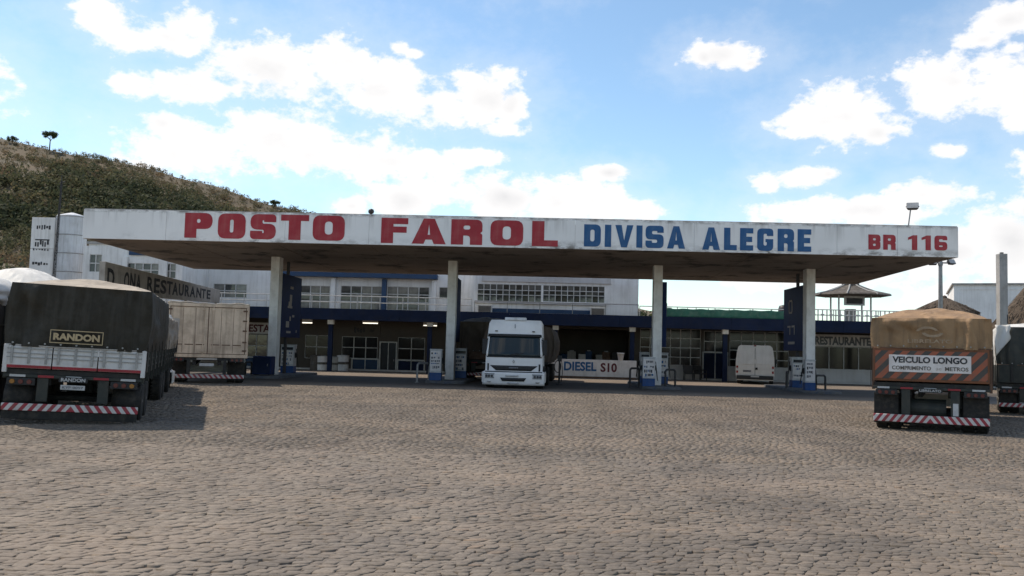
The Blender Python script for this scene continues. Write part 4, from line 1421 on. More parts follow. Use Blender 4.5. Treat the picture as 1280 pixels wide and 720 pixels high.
# ---------------- long receding RESTAURANTE beam on the left
def receding_sign():
    t = thing('restaurant_beam_sign', 'long weathered grey beam painted RESTAURANTE running back beside the box truck', 'sign')
    P0, P1 = at(131, 346, 36.5), at(275, 370, 50.0)
    base = Vector((P0[0], P0[1], 0)); d = Vector((P1[0] - P0[0], P1[1] - P0[1], 0)); Ln = d.length
    t.location = base; t.rotation_euler = (0, 0, math.atan2(d.y, d.x))

    def s_of(px):      # distance along the beam under an image column
        lo, hi = 0.0, 1.0
        for _ in range(40):
            mid = (lo + hi) / 2
            q = P0 + (P1 - P0) * mid
            r = q - np.array([0, 0, CAMH])
            xx = 640 + FPX * (r @ RT) / (r @ FW)
            if xx < px: lo = mid
            else: hi = mid
        return lo
    def zz(px, py):
        q = P0 + (P1 - P0) * s_of(px)
        return Z(px, py, q[1])
    ztA, zbA, ztB, zbB = zz(132, 327), zz(132, 367), zz(274, 362.5), zz(274, 378.5)
    m = MB()
    m.hexa([(0, 0, zbA), (Ln, 0, zbB), (Ln, .25, zbB), (0, .25, zbA), (0, 0, ztA), (Ln, 0, ztB), (Ln, .25, ztB), (0, .25, ztA)])
    m.build('beam', 'sign_grey', t, bevel=.015)
    for f in (.02, .33, .66, .98):
        MB().cyl((Ln * f, .12, 0), (Ln * f, .12, zbA + (zbB - zbA) * f), .07, n=8).build('post', 'galv', t)
    word = [('D', 134, 143), ('O', 155, 161.5), ('N', 162.5, 169), ('A', 170, 176), ('R', 184, 191.5), ('E', 192.5, 199.5), ('S', 200.5, 208), ('T', 208.5, 215.5), ('A', 215.5, 222.5), ('U', 223.5, 229.5), ('R', 231, 237), ('A', 237.5, 244), ('N', 245.5, 251.5), ('T', 252, 257), ('E', 258.5, 263)]
    for ch, a, b_ in word:
        s0, s1 = s_of(a) * Ln, s_of(b_) * Ln
        f = (s0 + s1) / 2 / Ln
        lo, hi = zbA + (zbB - zbA) * f, ztA + (ztB - ztA) * f
        text_object(ch, s0, s1, -.002, lo + (hi - lo) * .2, lo + (hi - lo) * .82, 'black_letter', t, .03, 'letter')
    return t


receding_sign()

# ---------------- silo tower, panel sign and mast at the far left
YS = 56.0
xs0, xs1 = X(69, YS, 300), X(104.5, YS, 300)
t = thing('silo', 'white cylindrical silo with riveted ring seams behind the trucks', 'silo', ((xs0 + xs1) / 2, YS + .2, 0))
rs = (xs1 - xs0) / 2
zt_s = Z(86, 271, YS)
MB().lathe([(rs, 0), (rs, zt_s), (rs * .96, zt_s + .06), (.1, zt_s + .28)], 40).build('shell', 'tank_metal', t, smooth=False)
for k in range(6):
    z = zt_s - .05 - k * 1.15
    MB().lathe([(rs + .001, z), (rs + .035, z + .01), (rs + .035, z + .05), (rs + .001, z + .06)], 40).build('ring_seam', 'galv', t)
m = MB()
for k in range(18):
    a = -math.pi / 2 + (k - 9) * .17
    m.box(math.cos(a) * (rs + .012) - .008, math.cos(a) * (rs + .012) + .008, math.sin(a) * (rs + .012) - .01, math.sin(a) * (rs + .012) + .01, .5, zt_s - .06)
m.build('vertical_seams', 'tank_metal', t)
YP = 55.2
t = thing('panel_sign', 'tall white panel with faded dark lettering next to the silo', 'sign', (0, 0, 0))
xp0, xp1 = X(38.5, YP, 300), X(67, YP, 300)
ztp = Z(53, 271.5, YP)
for k in range(3):
    z1 = ztp - k * (ztp - 3.0) / 3
    z0 = ztp - (k + 1) * (ztp - 3.0) / 3
    B(xp0, xp1, YP, YP + .12, z0 + .012, z1 - .012).build('panel', 'left_wall', t, bevel=.01)
for x in (xp0 + .1, xp1 - .1):
    B(x - .06, x + .06, YP + .121, YP + .25, 0, ztp).build('post', 'galv', t)
def scribble(y0, y1, x0, x1, seed):
    r = random.Random(seed)
    n = 6
    for i in range(n):
        a = x0 + (x1 - x0) * i / n
        h0 = r.uniform(0, .35); h1 = r.uniform(.6, 1)
        unit_box('faded_stroke', 'black_letter', t, X(a, YP, 300), X(a + (x1 - x0) / n * r.uniform(.45, .85), YP, 300), YP - .012, YP - .001, Z(53, y1 - (y1 - y0) * h0, YP), Z(53, y1 - (y1 - y0) * h1, YP))
scribble(281, 287, 45, 63, 3)
scribble(299, 309, 44, 62, 4)
scribble(310.5, 313.5, 42, 63, 8)
scribble(327, 332, 42, 63, 5)
unit_box('faded_stroke', 'black_letter', t, X(44, YP, 300), X(62, YP, 300), YP - .014, YP - .0125, Z(53, 300.5, YP), Z(53, 299, YP))
t = thing('radio_mast', 'thin dark lattice mast rising beside the silo', 'mast', (X(66.5, 54.6, 330), 54.6, 0))
zm = Z(72, 226, 54.6)
m = MB()
for a in range(3):
    q = a * 2.094
    m.cyl((.11 * math.cos(q), .11 * math.sin(q), 0), (.22 + .04 * math.cos(q), .04 * math.sin(q), zm), .022, n=5)
for k in range(40):
    z = zm * k / 40
    a0 = k * 2.094; a1 = a0 + 2.094; r0 = .11 - .07 * k / 40
    o = .22 * k / 40
    m.cyl((o + r0 * math.cos(a0), r0 * math.sin(a0), z), (o + r0 * math.cos(a1), r0 * math.sin(a1), z + zm / 40), .014, n=4)
m.build('lattice', 'dark_steel', t)
MB().cyl((.1, 0, zm - .15), (.42, 0, zm - .05), .03).cyl((.22, 0, zm - .1), (.22, 0, zm + .35), .02).build('aerial', 'dark_steel', t)
# small outbuilding between silo and left block
t = thing('annex', 'small pale rendered annex with a dark window between silo and restaurant', 'building')
xa, xb = X(104, 53.5), X(133, 53.5)
B(xa, xb, 53.5, 57, 0, Z(118, 305, 53.5)).build('wall', 'left_wall', t)
B(xa - .1, xb + .1, 53.4, 57.1, Z(118, 305, 53.5), Z(118, 302, 53.5)).build('roof', 'concrete_post', t)
window(t, 113, 127, 309, 317, 53.44, 2, 1, 'glass', .05)


# ================================================================== FUEL ISLANDS
def pump(label, x, y, w=.50, d=.42, h=1.32, group='fuel pumps', poster=None, base_h=.32, z0=.10):
    poster = (y < 40) if poster is None else poster
    t = thing('fuel_pump', label, 'fuel pump', (x, y, z0), 0, group)
    h -= z0
    B(-w / 2, w / 2, -d / 2, d / 2, 0, base_h).build('base', 'pump_blue', t, bevel=.01)
    bd = B(-w / 2 + .003, w / 2 - .003, -d / 2 + .003, d / 2 - .003, base_h, h).build('body', 'pump_white', t, bevel=.015)
    if not poster:
        B(-w / 2 + .05, w / 2 - .05, -d / 2 - .012, -d / 2 + .0, h - .20, h - .07).build('display', 'screen', bd)
    B(-w / 2 + .03, w / 2 - .03, -d / 2 - .010, -d / 2 + .0, base_h + .08, h - (.04 if poster else .26)).build('price_panel', 'sign_white', bd)
    r = random.Random(int(x * 100))
    zz = h - (.10 if poster else .32)
    while zz > base_h + .16:
        xx = -w / 2 + .06
        hh = r.choice((.05, .09, .13))
        while xx < w / 2 - .12:
            ww = r.uniform(.025, .08)
            if r.random() < .75:
                unit_box('panel_mark', r.choice(('black_letter', 'grey_letter', 'grey_letter', 'blue_letter')), bd, xx, xx + ww, -d / 2 - .016, -d / 2 - .0105, zz - hh * r.uniform(.6, 1), zz)
            xx += ww + r.uniform(.01, .03)
        zz -= hh + r.uniform(.03, .09)
    B(-w / 2 - .01, w / 2 + .01, -d / 2 - .01, d / 2 + .01, h, h + .05).build('cap', 'pump_white', t, bevel=.012)
    for s in (-1, 1):
        n = MB().box(s * (w / 2) - .03, s * (w / 2) + .03, -.08, .08, h * .55, h * .75)
        n.cyl((s * (w / 2 + .03), -.06, h * .72), (s * (w / 2 + .06), -.02, h * .58), .018)
        n.build('nozzle', 'black_plastic', t)
        pts = [(s * (w / 2 + .03), .02 - .0 * k, h * .72 - .0) for k in range(1)]
        for k in range(11):
            u = k / 10
            pts.append((s * (w / 2 + .04 + .10 * math.sin(u * math.pi)), .02 + .06 * math.sin(u * 3.14), h * .72 - math.sin(u * math.pi * .98) * h * .62 + u * h * .2))
        MB().tube(pts, .016, 6).build('hose', 'rubber', t)
    return t


def guard_hoop(label, x, y, wx, wy, h=.78, material='dark_steel', z0=.0):
    t = thing('guard_hoop', label, 'barrier', (x, y, z0), 0, 'steel hoops guarding the fuel islands')
    r = .12
    pts = [(-wx / 2, -wy / 2, 0), (-wx / 2, -wy / 2, h - r)]
    for k in range(1, 6):
        a = k / 5 * math.pi / 2
        f = r * (1 - math.cos(a)) / max(math.hypot(wx, wy), 1e-3)
        pts.append((-wx / 2 + wx * f, -wy / 2 + wy * f, h - r + r * math.sin(a)))
    mir = [(-p[0], -p[1], p[2]) for p in reversed(pts)]
    m = MB().tube(pts + mir, .045, 10)
    m.build('hoop', material, t)
    m = MB()
    for s in (-1, 1):
        m.cyl((s * wx / 2, s * wy / 2, 0), (s * wx / 2, s * wy / 2, .02), .09, n=12)
    m.build('foot_plate', material, t)
    return t


def island(i, x):
    t = thing('pump_island', ['raised kerb island of the fuel column with the blue equipment box', 'raised kerb island beside the white truck', 'raised kerb island with dark hoops on both sides', 'raised kerb island under the column nearest the van'][i], 'island', (x, 0, 0), 0, 'fuel islands under the canopy')
    w, y0, y1 = .85, 38.0, 45.4
    pts = [(-w, y1 - w), (-w, y0 + w)]
    poly = []
    for k in range(13):
        a = math.pi + k / 12 * math.pi
        poly.append((w * math.cos(a), y0 + w * .6 + w * .6 * math.sin(a)))
    for k in range(13):
        a = k / 12 * math.pi
        poly.append((w * math.cos(a), y1 - w * .6 + w * .6 * math.sin(a)))
    m = MB()
    n = len(poly)
    m.v = [(p[0], p[1], -.01) for p in poly] + [(p[0] * .97, p[1], .10) for p in poly]
    m.face(range(n, 2 * n))
    for k in range(n):
        j = (k + 1) % n
        m.face((k, j, n + j, n + k))
    m.build('kerb', 'island_kerb', t, bevel=.02)


for i, x in enumerate(COLX):
    island(i, x)


def sign_box(x, label, marks, y1=43.9):
    t = thing('column_sign', label, 'sign', (x, 0, 0), 0, 'navy signs behind the canopy columns')
    B(-.17, .17, 40.72, y1, 1.75, 4.62).build('cabinet', 'navy_sign', t, bevel=.02)
    B(-.05, .05, 42.0, 42.2, .10, 1.75).build('mount', 'dark_steel', t)
    B(-.05, .05, 42.0, 42.2, 4.62, 5.28).build('mount', 'dark_steel', t)
    s = 1 if x < 0 else -1
    xf = s * .175
    r = random.Random(int(abs(x) * 10))
    # worn emblem and price marks on the side that faces the forecourt
    for (yy, zz, w, h) in marks:
        unit_box('faded_mark', 'sign_grey', t, xf, xf + s * .006, yy - w / 2, yy + w / 2, zz - h / 2, zz + h / 2)


sign_box(COLX[0], 'navy sign cabinet with worn emblems behind the column with the blue box', [(42.2, 4.05, .5, .12), (42.1, 3.55, .35, .35), (42.0, 3.15, .75, .10), (42.0, 3.3, .5, .2), (41.7, 2.35, .5, .28), (42.6, 2.75, .35, .1), (41.9, 2.0, .7, .1), (42.1, 2.62, .2, .2), (43.2, 2.05, .12, .12)])
sign_box(COLX[1], 'navy sign cabinet behind the column beside the white truck', [], 42.6)
sign_box(COLX[2] + .30, 'navy sign cabinet behind the column with hoops on both sides', [], 42.4)
sign_box(COLX[3], 'navy sign cabinet with a faint number behind the column nearest the van', [(42.4, 3.75, .12, .5), (42.9, 3.75, .12, .5), (42.65, 4.02, .5, .08), (42.65, 3.48, .5, .08), (42.2, 2.85, .5, .08), (42.0, 2.65, .1, .35), (42.9, 2.85, .5, .08), (42.75, 2.65, .1, .35), (42.5, 2.1, 1.1, .12)])

# island 1
t = thing('equipment_box', 'dark navy steel box at the foot of the left-hand canopy column', 'box', (X(331, 39.2), 39.2, .09))
B(-.40, .40, -.3, .3, .05, .82).build('cabinet', 'navy_sign', t, bevel=.02)
B(-.36, .36, -.318, -.302, .1, .78).build('door', 'navy', t, bevel=.005)
for sx in (-.33, .33):
    unit_box('foot', 'dark_steel', t, sx - .05, sx + .05, -.25, .25, 0, .06)
MB().cyl((.25, -.33, .4), (.25, -.33, .5), .015).build('handle', 'galv', t)
pump('tall white fuel pump under the navy emblem sign', X(361.5, 43.2), 43.2, .62, .5, 1.38)
guard_hoop('dark hoop beside the navy equipment box', X(312, 40.5), 40.5, .04, .7, .62)
# island 2
pump('white fuel pump with blue base beside the left flank of the white truck lane', X(546, 38.75), 38.75, .50, .42, 1.36)
pump('white fuel pump behind the column beside the white truck', X(577, 42.6), 42.6, .55, .5, 1.42)
guard_hoop('pale hoop to the side of the pump with the coloured poster', X(530, 38.6), 38.6, .42, .5, .80, 'galv', .0)
# island 3
pump('white fuel pump with dark price figures between two dark hoops', X(811, 38.75), 38.75, .52, .42, 1.26)
pump('pale fuel pump behind the column between two dark hoops', X(826.5, 42.4), 42.4, .6, .5, 1.46)
pump('pale grey fuel pump left of the column between two dark hoops', X(806, 42.8), 42.8, .45, .5, 1.46)
guard_hoop('dark hoop on the diesel-wall side of the pump with price figures', X(794, 39.0), 39.0, .42, .4, .82, 'dark_steel', .0)
guard_hoop('dark hoop on the van side of the pump with price figures', X(838.5, 39.0), 39.0, .46, .4, .80, 'dark_steel', .0)
# island 4
pump('slim white fuel pump with vertical dark lettering before the column nearest the van', X(1011.5, 39.0), 39.0, .42, .40, 1.33)
pump('white fuel pump below the navy sign with the faint number', X(997, 42.2), 42.2, .60, .5, 1.42)
guard_hoop('dark square hoop towards the restaurant sign', X(1026, 39.4), 39.4, .48, .3, .72, 'dark_steel', .0)
guard_hoop('dark hoop between the van and the pumps', X(984, 41.5), 41.5, .2, .6, .80, 'dark_steel', .0)
# air hose post in front of the diesel wall
t = thing('air_hose_post', 'dark air-hose post with a looped hose before the diesel wall', 'hose post', (X(700, 40.5), 40.5, 0))
MB().cyl((0, 0, 0), (0, 0, 1.22), .05, .04, 10).cyl((0, 0, 0), (0, 0, .04), .14, n=14).build('post', 'dark_steel', t)
B(-.10, .10, -.08, .08, 1.0, 1.26).build('head', 'dark_steel', t, bevel=.02)
pts = [(-.08 - .14 * math.sin(a), 0, .78 + .26 * math.cos(a)) for a in np.linspace(0, 2 * math.pi, 19)]
MB().tube(pts, .022, 6).build('hose', 'rubber', t)
pts = [(.08 + .05 * math.sin(k / 9 * 3.1), 0, 1.05 - k * .105) for k in range(10)]
MB().tube(pts, .018, 6).build('hose', 'rubber', t)

# drums and bins by the veranda
for k, (px, lab, mt, r_, hh) in enumerate(((395, 'pale drum nearest the navy equipment box under the veranda', 'veranda_wall', .30, .85), (404.5, 'white drum with a dark band in the veranda drum row', 'sign_white', .36, .80), (419, 'round white bin with a dark emblem beside the veranda post', 'terracotta', .36, .78), (429.5, 'tall white bin at the door end of the drum row', 'board_white', .34, .88))):
    t = thing('drum', lab, 'drum', (X(px, 52.6), 52.6, -.014), 0, 'drums under the veranda')
    MB().lathe([(r_ * .88, 0), (r_ * .95, .02), (r_, hh * .95), (r_ * 1.05, hh * .96), (r_ * 1.05, hh), (r_ * .3, hh + .03)], 20).build('body', mt, t, smooth=False)
    MB().lathe([(r_ * .96, hh * .42), (r_ * 1.01, hh * .43), (r_ * 1.01, hh * .58), (r_ * .96, hh * .6)], 20).build('band', 'dark_letter_faint', t)
t = thing('chair', 'dark plastic chair against the low wall behind the hoops', 'chair', (X(861.5, 53.2), 53.2, -.014))
B(-.28, .28, -.25, .25, .34, .40).build('seat', 'dark_steel', t, bevel=.02)
m = MB(); m.hexa([(-.27, .19, .40), (.27, .19, .40), (.27, .25, .40), (-.27, .25, .40), (-.32, .27, .84), (.32, .27, .84), (.32, .33, .84), (-.32, .33, .84)]); m.build('backrest', 'dark_steel', t, bevel=.02)
for sx in (-.24, .24):
    for sy in (-.21, .21):
        MB().cyl((sx * 1.1, sy * 1.1, 0), (sx, sy, .36), .025, n=6).build('leg', 'dark_steel', t)
    MB().tube([(sx * 1.1, -.2, .36), (sx * 1.15, -.2, .56), (sx * 1.15, .22, .58)], .025, 6).build('armrest', 'dark_steel', t)
t = thing('chair', 'dark plastic chair with its side to the navy door', 'chair', (X(876, 53.3), 53.3, -.014), .6)
for o in [c for c in bpy.data.objects if c.parent and c.parent.get('label', '').startswith('dark plastic chair against')]:
    q = o.copy(); C.objects.link(q); q.parent = t


# ================================================================== VEHICLES
def wheel(parent, x, y, r=.42, w=.28, side=1, dual=False):
    wd = w * 2.1 if dual else w
    m = MB()
    if dual:
        for o in (-wd / 2, .04):
            m.lathe([(r * .58, o), (r * .92, o), (r, o + .04), (r, o + w - .04), (r * .92, o + w), (r * .58, o + w)], 22, (0, 0, 0), 'x')
    else:
        o = -wd / 2
        m.lathe([(r * .58, o), (r * .92, o), (r, o + .04), (r, o + w - .04), (r * .92, o + w), (r * .58, o + w)], 22, (0, 0, 0), 'x')
    t = m.build('wheel', 'rubber', parent)
    t.location = (x, y, r)
    so = side * wd / 2
    k = MB()
    k.lathe([(r * .6, so - side * .14), (r * .6, so + side * .0), (r * .52, so + side * .004), (r * .40, so - side * .07), (r * .22, so - side * .06), (r * .18, so + side * .02), (.02, so + side * .03)], 18, (0, 0, 0), 'x')
    k.build('rim', 'rim_steel', t)
    # tread blocks
    k = MB()
    for i in range(26):
        a = 2 * math.pi * i / 26
        c, s = math.cos(a), math.sin(a)
        for q in ((-1, 1) if dual else (0,)):
            xo = q * wd * .25
            p = []
            for dr in (-.01, .012):
                for (dx, da) in ((-w * .42, -.05), (w * .42, -.05), (w * .42, .05), (-w * .42, .05)):
                    p.append((xo + dx, (r + dr) * math.cos(a + da), (r + dr) * math.sin(a + da)))
            k.hexa(p)
    k.build('tread', 'rubber', t)
    return t


def tarp(parent, w, y0, L, zb, zt, crown, side, top, rear=None, seed=0, billow=.05, name='tarp', lean=0.0, sag=.05, hump=0.0):
    """draped tarpaulin: sides, arched top sagging between the bows, closed front and rear"""
    m = MB()
    hw = w / 2
    NS, NT = 44, 46
    prof = []
    for i in range(12):
        f = i / 12
        prof.append((-hw - billow * math.sin(f * math.pi), zb + (zt - zb) * f))
    for i in range(21):
        f = i / 20
        prof.append((-hw + w * f, zt + crown * math.sin(math.pi * f) ** .6))
    for i in range(12):
        f = 1 - (i + 1) / 12
        prof.append((hw + billow * math.sin(f * math.pi), zb + (zt - zb) * f))
    prof = np.array(prof)
    n = len(prof)

    def pt(i, t):
        x, z = prof[i]
        y = y0 + L * t
        istop = 12 <= i <= 32
        q = vnoise(np.array([y * 1.0 + i * .2]), np.array([i * .35]), .9, seed + 3)[0] - .5
        bows = abs(math.sin(t * L / 1.1 * math.pi))
        cs = math.sin(math.pi * (i - 12) / 20) if istop else 0
        ce = min(1.0, min(t, 1 - t) * L / 1.7); ce = math.sin(ce * math.pi / 2)
        if istop: z = zt + (z - zt) * ce
        if istop:
            z += hump * math.sin(t * math.pi * 1.0) ** 1.0 * cs * .6 - sag * (bows ** 2) * (.4 + .6 * cs) * ce + q * .07 * cs * ce
        else:
            s = 1 if i > 20 else -1
            hgt = (z - zb) / (zt - zb)
            x += s * ce * (q * .10 * (0.3 + math.sin(hgt * math.pi)) + .025 * math.sin(y * 7 + hgt * 3 + q * 4) * (1 - hgt))
            x += -s * sag * .35 * bows ** 2 * hgt * ce
        x += lean * (z - zb)
        return (x, y, z)
    b = len(m.v)
    for j in range(NT + 1):
        for i in range(n):
            m.v.append(pt(i, j / NT))
    for j in range(NT):
        for i in range(n - 1):
            a = b + j * n + i
            m.use(top if 11 <= i <= 31 else side)
            m.face((a, a + n, a + n + 1, a + 1))
    # end sheets
    for end in (0, 1):
        NX, NZ = 72, 22
        bb = len(m.v)
        m.use(rear or side)
        for k in range(NZ + 1):
            v = k / NZ
            for i in range(NX + 1):
                u = i / NX
                # x limits follow the side profile, top follows the crown
                xs = -hw + w * u
                zc = zt + .0005
                zz = zb + (zc - zb) * v
                f = min(v, 1)
                xx = xs + (2 * u - 1) * billow * math.sin(f * math.pi) + lean * (zz - zb)
                q = vnoise(np.array([u * 6.0]), np.array([v * 2.2]), 1.0, seed + 9)[0] - .5
                fold = math.sin(u * 31 + q * 6 + v * 2) * .010 + q * .06
                for (uc, sl_, am, wd_) in ((.06, .03, .05, .018), (.13, .05, .035, .022), (.22, -.03, .02, .03), (.37, .02, .012, .02), (.52, .0, .015, .03), (.66, -.03, .018, .025), (.80, .04, .03, .025), (.87, -.04, .045, .02), (.945, -.02, .05, .016)):
                    fold += am * math.exp(-((u - uc - sl_ * v - .01 * math.sin(seed + v * 5)) / wd_) ** 2) * (1 - .55 * v) * (.7 + .3 * math.sin(seed * 1.7 + uc * 20))
                yy = -(fold * min(1.0, min(u, 1 - u) / .03) * min(1.0, (1 - v) / .08) * 2.0) + .004
                if v > .999 or u < .001 or u > .999: yy = 0.0
                y = y0 + yy if end == 0 else y0 + L - yy
                m.v.append((xx, y, zz))
        for k in range(NZ):
            for i in range(NX):
                a = bb + k * (NX + 1) + i
                q = (a, a + 1, a + NX + 2, a + NX + 1)
                m.face(q if end == 0 else q[::-1])
    return m.build(name, side, parent, smooth=True)


def tail_lamps(t, z, xs, y, with_amber=True):
    for s in (-1, 1):
        f = B(s * xs - .25, s * xs + .25, y - .03, y + .04, z - .07, z + .07).build('tail_lamp', 'black_plastic', t, bevel=.01)
        for k, (o, mt) in enumerate(((-.15, 'lens_red'), (.0, 'lens_red'), (.15, 'lens_amber' if with_amber else 'lens_red'))):
            MB().cyl((s * xs + s * o, y - .055, z), (s * xs + s * o, y - .03, z), .044, .048, 14).build('lens', mt, f)


def tarp_trailer(name, label, loc, rz, cfg, group=None, lean=0.0):
    t = thing(name, label, cfg.get('cat', 'truck'), loc, rz, group)
    t.rotation_euler = (0, lean, rz)
    t.scale = (cfg.get('scale', 1),) * 3
    w, L, zd, zb, zt = cfg['w'], cfg['L'], cfg['zd'], cfg['zb'], cfg['zt']
    hw = w / 2
    trailers = cfg.get('trailers', 1)
    for k in range(trailers):
        y0 = k * (L + .55)
        m = MB()
        for s in (-1, 1):
            m.box(s * .48 - .06, s * .48 + .06, y0 + .1, y0 + L - .1, zd - .30, zd - .09)
        for i in range(6):
            y = y0 + .3 + i * (L - .6) / 5
            m.box(-hw + .08, hw - .08, y - .05, y + .05, zd - .20, zd - .095)
        if k < trailers - 1:
            m.box(-.12, .12, y0 + L - .2, y0 + L + .9, zd - .4, zd - .28)
        m.build('chassis', 'chassis', t)
        B(-hw + .01, hw - .01, y0 + .02, y0 + L - .02, zd - .09, zd).build('deck', cfg.get('deck', 'chassis'), t)
        # side boards, one panel per bay, with stakes
        nb = cfg.get('bays', 5)
        for s in (-1, 1):
            for i in range(nb):
                a = y0 + .06 + (L - .12) * i / nb; b_ = y0 + .06 + (L - .12) * (i + 1) / nb
                unit_box('side_board', cfg['side_board'], t, s * hw - .03, s * hw + .02, a + .04, b_ - .04, zd + .012, zb + .02)
                unit_box('stake', cfg.get('stake', 'dark_green_steel'), t, s * hw - .02, s * hw + .045, a - .04, a + .04, zd - .18, zb + .03)
            for zz in (.35, .68):
                unit_box('rub_rail', cfg.get('stake', 'dark_green_steel'), t, s * hw - .01, s * hw + .035, y0 + .1, y0 + L - .1, zd + (zb - zd) * zz - .02, zd + (zb - zd) * zz + .02)
        tp = cfg['tarps'][k]
        cv = tarp(t, w + .06, y0 + .0, L, zb, zt + tp.get('dz', 0), tp['crown'], tp['side'], tp['top'], tp.get('rear'), seed=k * 5 + cfg.get('seed', 0), sag=tp.get('sag', .05), hump=tp.get('hump', 0), billow=tp.get('billow', .05), lean=tp.get('lean', 0))
        if k == 0:
            t['_'] = 0
            del t['_']
            cover = cv
        if k == 0:
            MB().tube([(-hw - .03, -.02, zb + .03), (-hw * .3, -.075, zb + .015), (hw * .3, -.07, zb + .02), (hw + .03, -.02, zb + .03)], .014, 6).build('hem_rope', 'sign_grey' if cfg.get('amber', True) else 'rust_trim', cv)
            for i in range(9):
                x = -hw + .12 + (w - .24) * i / 8
                MB().cyl((x, -.09, zb + .07), (x, -.05, zb + .07), .018, n=8).build('eyelet', 'galv', cv)
        for s in (-1, 1):
            for i in range(nb + 1):
                yy = y0 + .12 + (L - .24) * i / nb
                MB().tube([(s * (hw + .05), yy, zb + .28), (s * (hw + .06), yy + .03, zb), (s * (hw + .055), yy + .02, zd - .1)], .010, 5).build('lashing', 'rubber', cv)
        # running gear
        for yy in cfg['axles'][k]:
            for s in (-1, 1):
                wheel(t, s * (hw - .33), y0 + yy, cfg.get('r', .42), .26, s, True)
            MB().cyl((-hw + .3, y0 + yy, .42), (hw - .3, y0 + yy, .42), .06, n=8).build('axle', 'chassis', t)
    # rear frame, bumper, lamps
    m = MB()
    m.box(-hw, hw, -.02, .06, zd - .16, zd - .095)
    for s in (-1, 1):
        m.box(s * .55 - .10, s * .55 + .10, -.01, .07, .40, zd - .16)
    m.build('rear_frame', 'dark_green_steel', t, bevel=.008)
    bz0, bz1 = cfg['bumper']
    B(-hw + .02, hw - .02, -.08, .0, bz0, bz1).build('bumper', cfg.get('stripe', 'bumper_stripes'), t, bevel=.012)
    if cfg.get('skirt'):
        B(-hw + .03, hw - .03, -.05, -.01, .06, bz0 - .004).build('rubber_skirt', 'rubber', t, bevel=.006)
    for s in (-1, 1):
        x0, x1 = s * .72, s * (hw - .02)
        if cfg.get('round_guard'):
            m = MB()
            m.grid(lambda u, v: (x0 + (x1 - x0) * u, .12 + .52 * math.sin(v * math.pi / 2 * 1.1) ** 2 * 0 + .06 * math.cos(u * 3), bz1 - .02 + (zd - .26 - bz1) * v), 4, 4)
            m.v = [(x, y + max(0, (z - (zd - .45))) * .9, z) for x, y, z in m.v]
            m.build('mud_guard', 'rubber', t, solid=.03, smooth=True)
        else:
            B(min(x0, x1), max(x0, x1), .10, .14, bz0 - .05, zd - .26).build('mud_flap', 'rubber', t, bevel=.01)
    tail_lamps(t, zd - .24, hw - .32, -.03, cfg.get('amber', True))
    # reflective tape along the frame, number plate
    for i in range(5):
        x = -hw + .25 + i * (w - .5) / 4
        unit_box('reflector', 'red_strip' if i % 2 else 'plate', t, x - .14, x + .14, -.032, -.021, zd - .15, zd - .105)
    return t, cover


# --- dark green bi-train trailer at the left
g0 = ground_at(87, 530.5)
left_cfg = dict(scale=.875, w=2.5, L=6.6, zd=1.02, zb=1.46, zt=2.70, bays=5, side_board='dark_green_steel', trailers=2, axles=[(1.15, 2.25), (1.0, 2.1, 5.2)], bumper=(.22, .36), skirt=True, round_guard=True,
                tarps=[dict(crown=.25, side='tarp_dark', top='tarp_dusty', rear='tarp_dark', sag=.05, lean=.02), dict(crown=.10, side='tarp_beige', top='tarp_dusty', sag=.16, dz=-.32)], seed=2, cat='truck')
LT, cover = tarp_trailer('cargo_truck', 'long two-trailer truck with dark green tarp, white tailboard and gold lettering', (g0[0], g0[1], .02), math.radians(19.8), left_cfg, lean=.034)
hw = 1.25
text_object('RANDON', -.42, .42, -.14, 1.62, 1.76, 'gold_print', cover, .05)
m = MB()
for (a, b_, c, d) in ((-.48, .48, 1.805, 1.822), (-.48, .48, 1.56, 1.577), (-.48, -.465, 1.577, 1.805), (.465, .48, 1.577, 1.805)):
    m.box(a, b_, -.145, -.135, c, d)
m.build('lettering_frame', 'gold_print', cover)
for i in range(3):
    a = -hw + .02 + i * (2.48 / 3); b_ = a + 2.48 / 3 - .02
    o = B(a, b_, -.05, -.02, 1.04, 1.47).build('tailboard_panel', 'board_white', LT, bevel=.008)
    m = MB()
    for zz in (1.24, 1.32, 1.41):
        m.box(a + .01, b_ - .01, -.068, -.05, zz, zz + .02)
    for k in range(3):
        x = a + .1 + k * (b_ - a - .2) / 2
        m.box(x - .02, x + .02, -.078, -.05, 1.13, 1.46)
    m.build('board_rib', 'galv', o)
    B(a, b_, -.056, -.05, 1.045, 1.10).build('reflective_strip', 'red_strip', o)
for s in (-1, 1):
    B(s * hw - .03, s * hw + .05, -.06, .05, .95, 1.49).build('corner_post', 'board_white', LT, bevel=.01)
B(-.26, .26, -.07, -.03, .80, .90).build('name_plate', 'black_plastic', LT)
text_object('RANDON', -.22, .22, -.071, .815, .885, 'plate', LT, .03)
pl = B(-.22, .22, -.06, -.03, .655, .745).build('number_plate', 'plate', LT)
text_object('KYP 0097', -.19, .19, -.061, .675, .725, 'grey_letter', pl, .02)

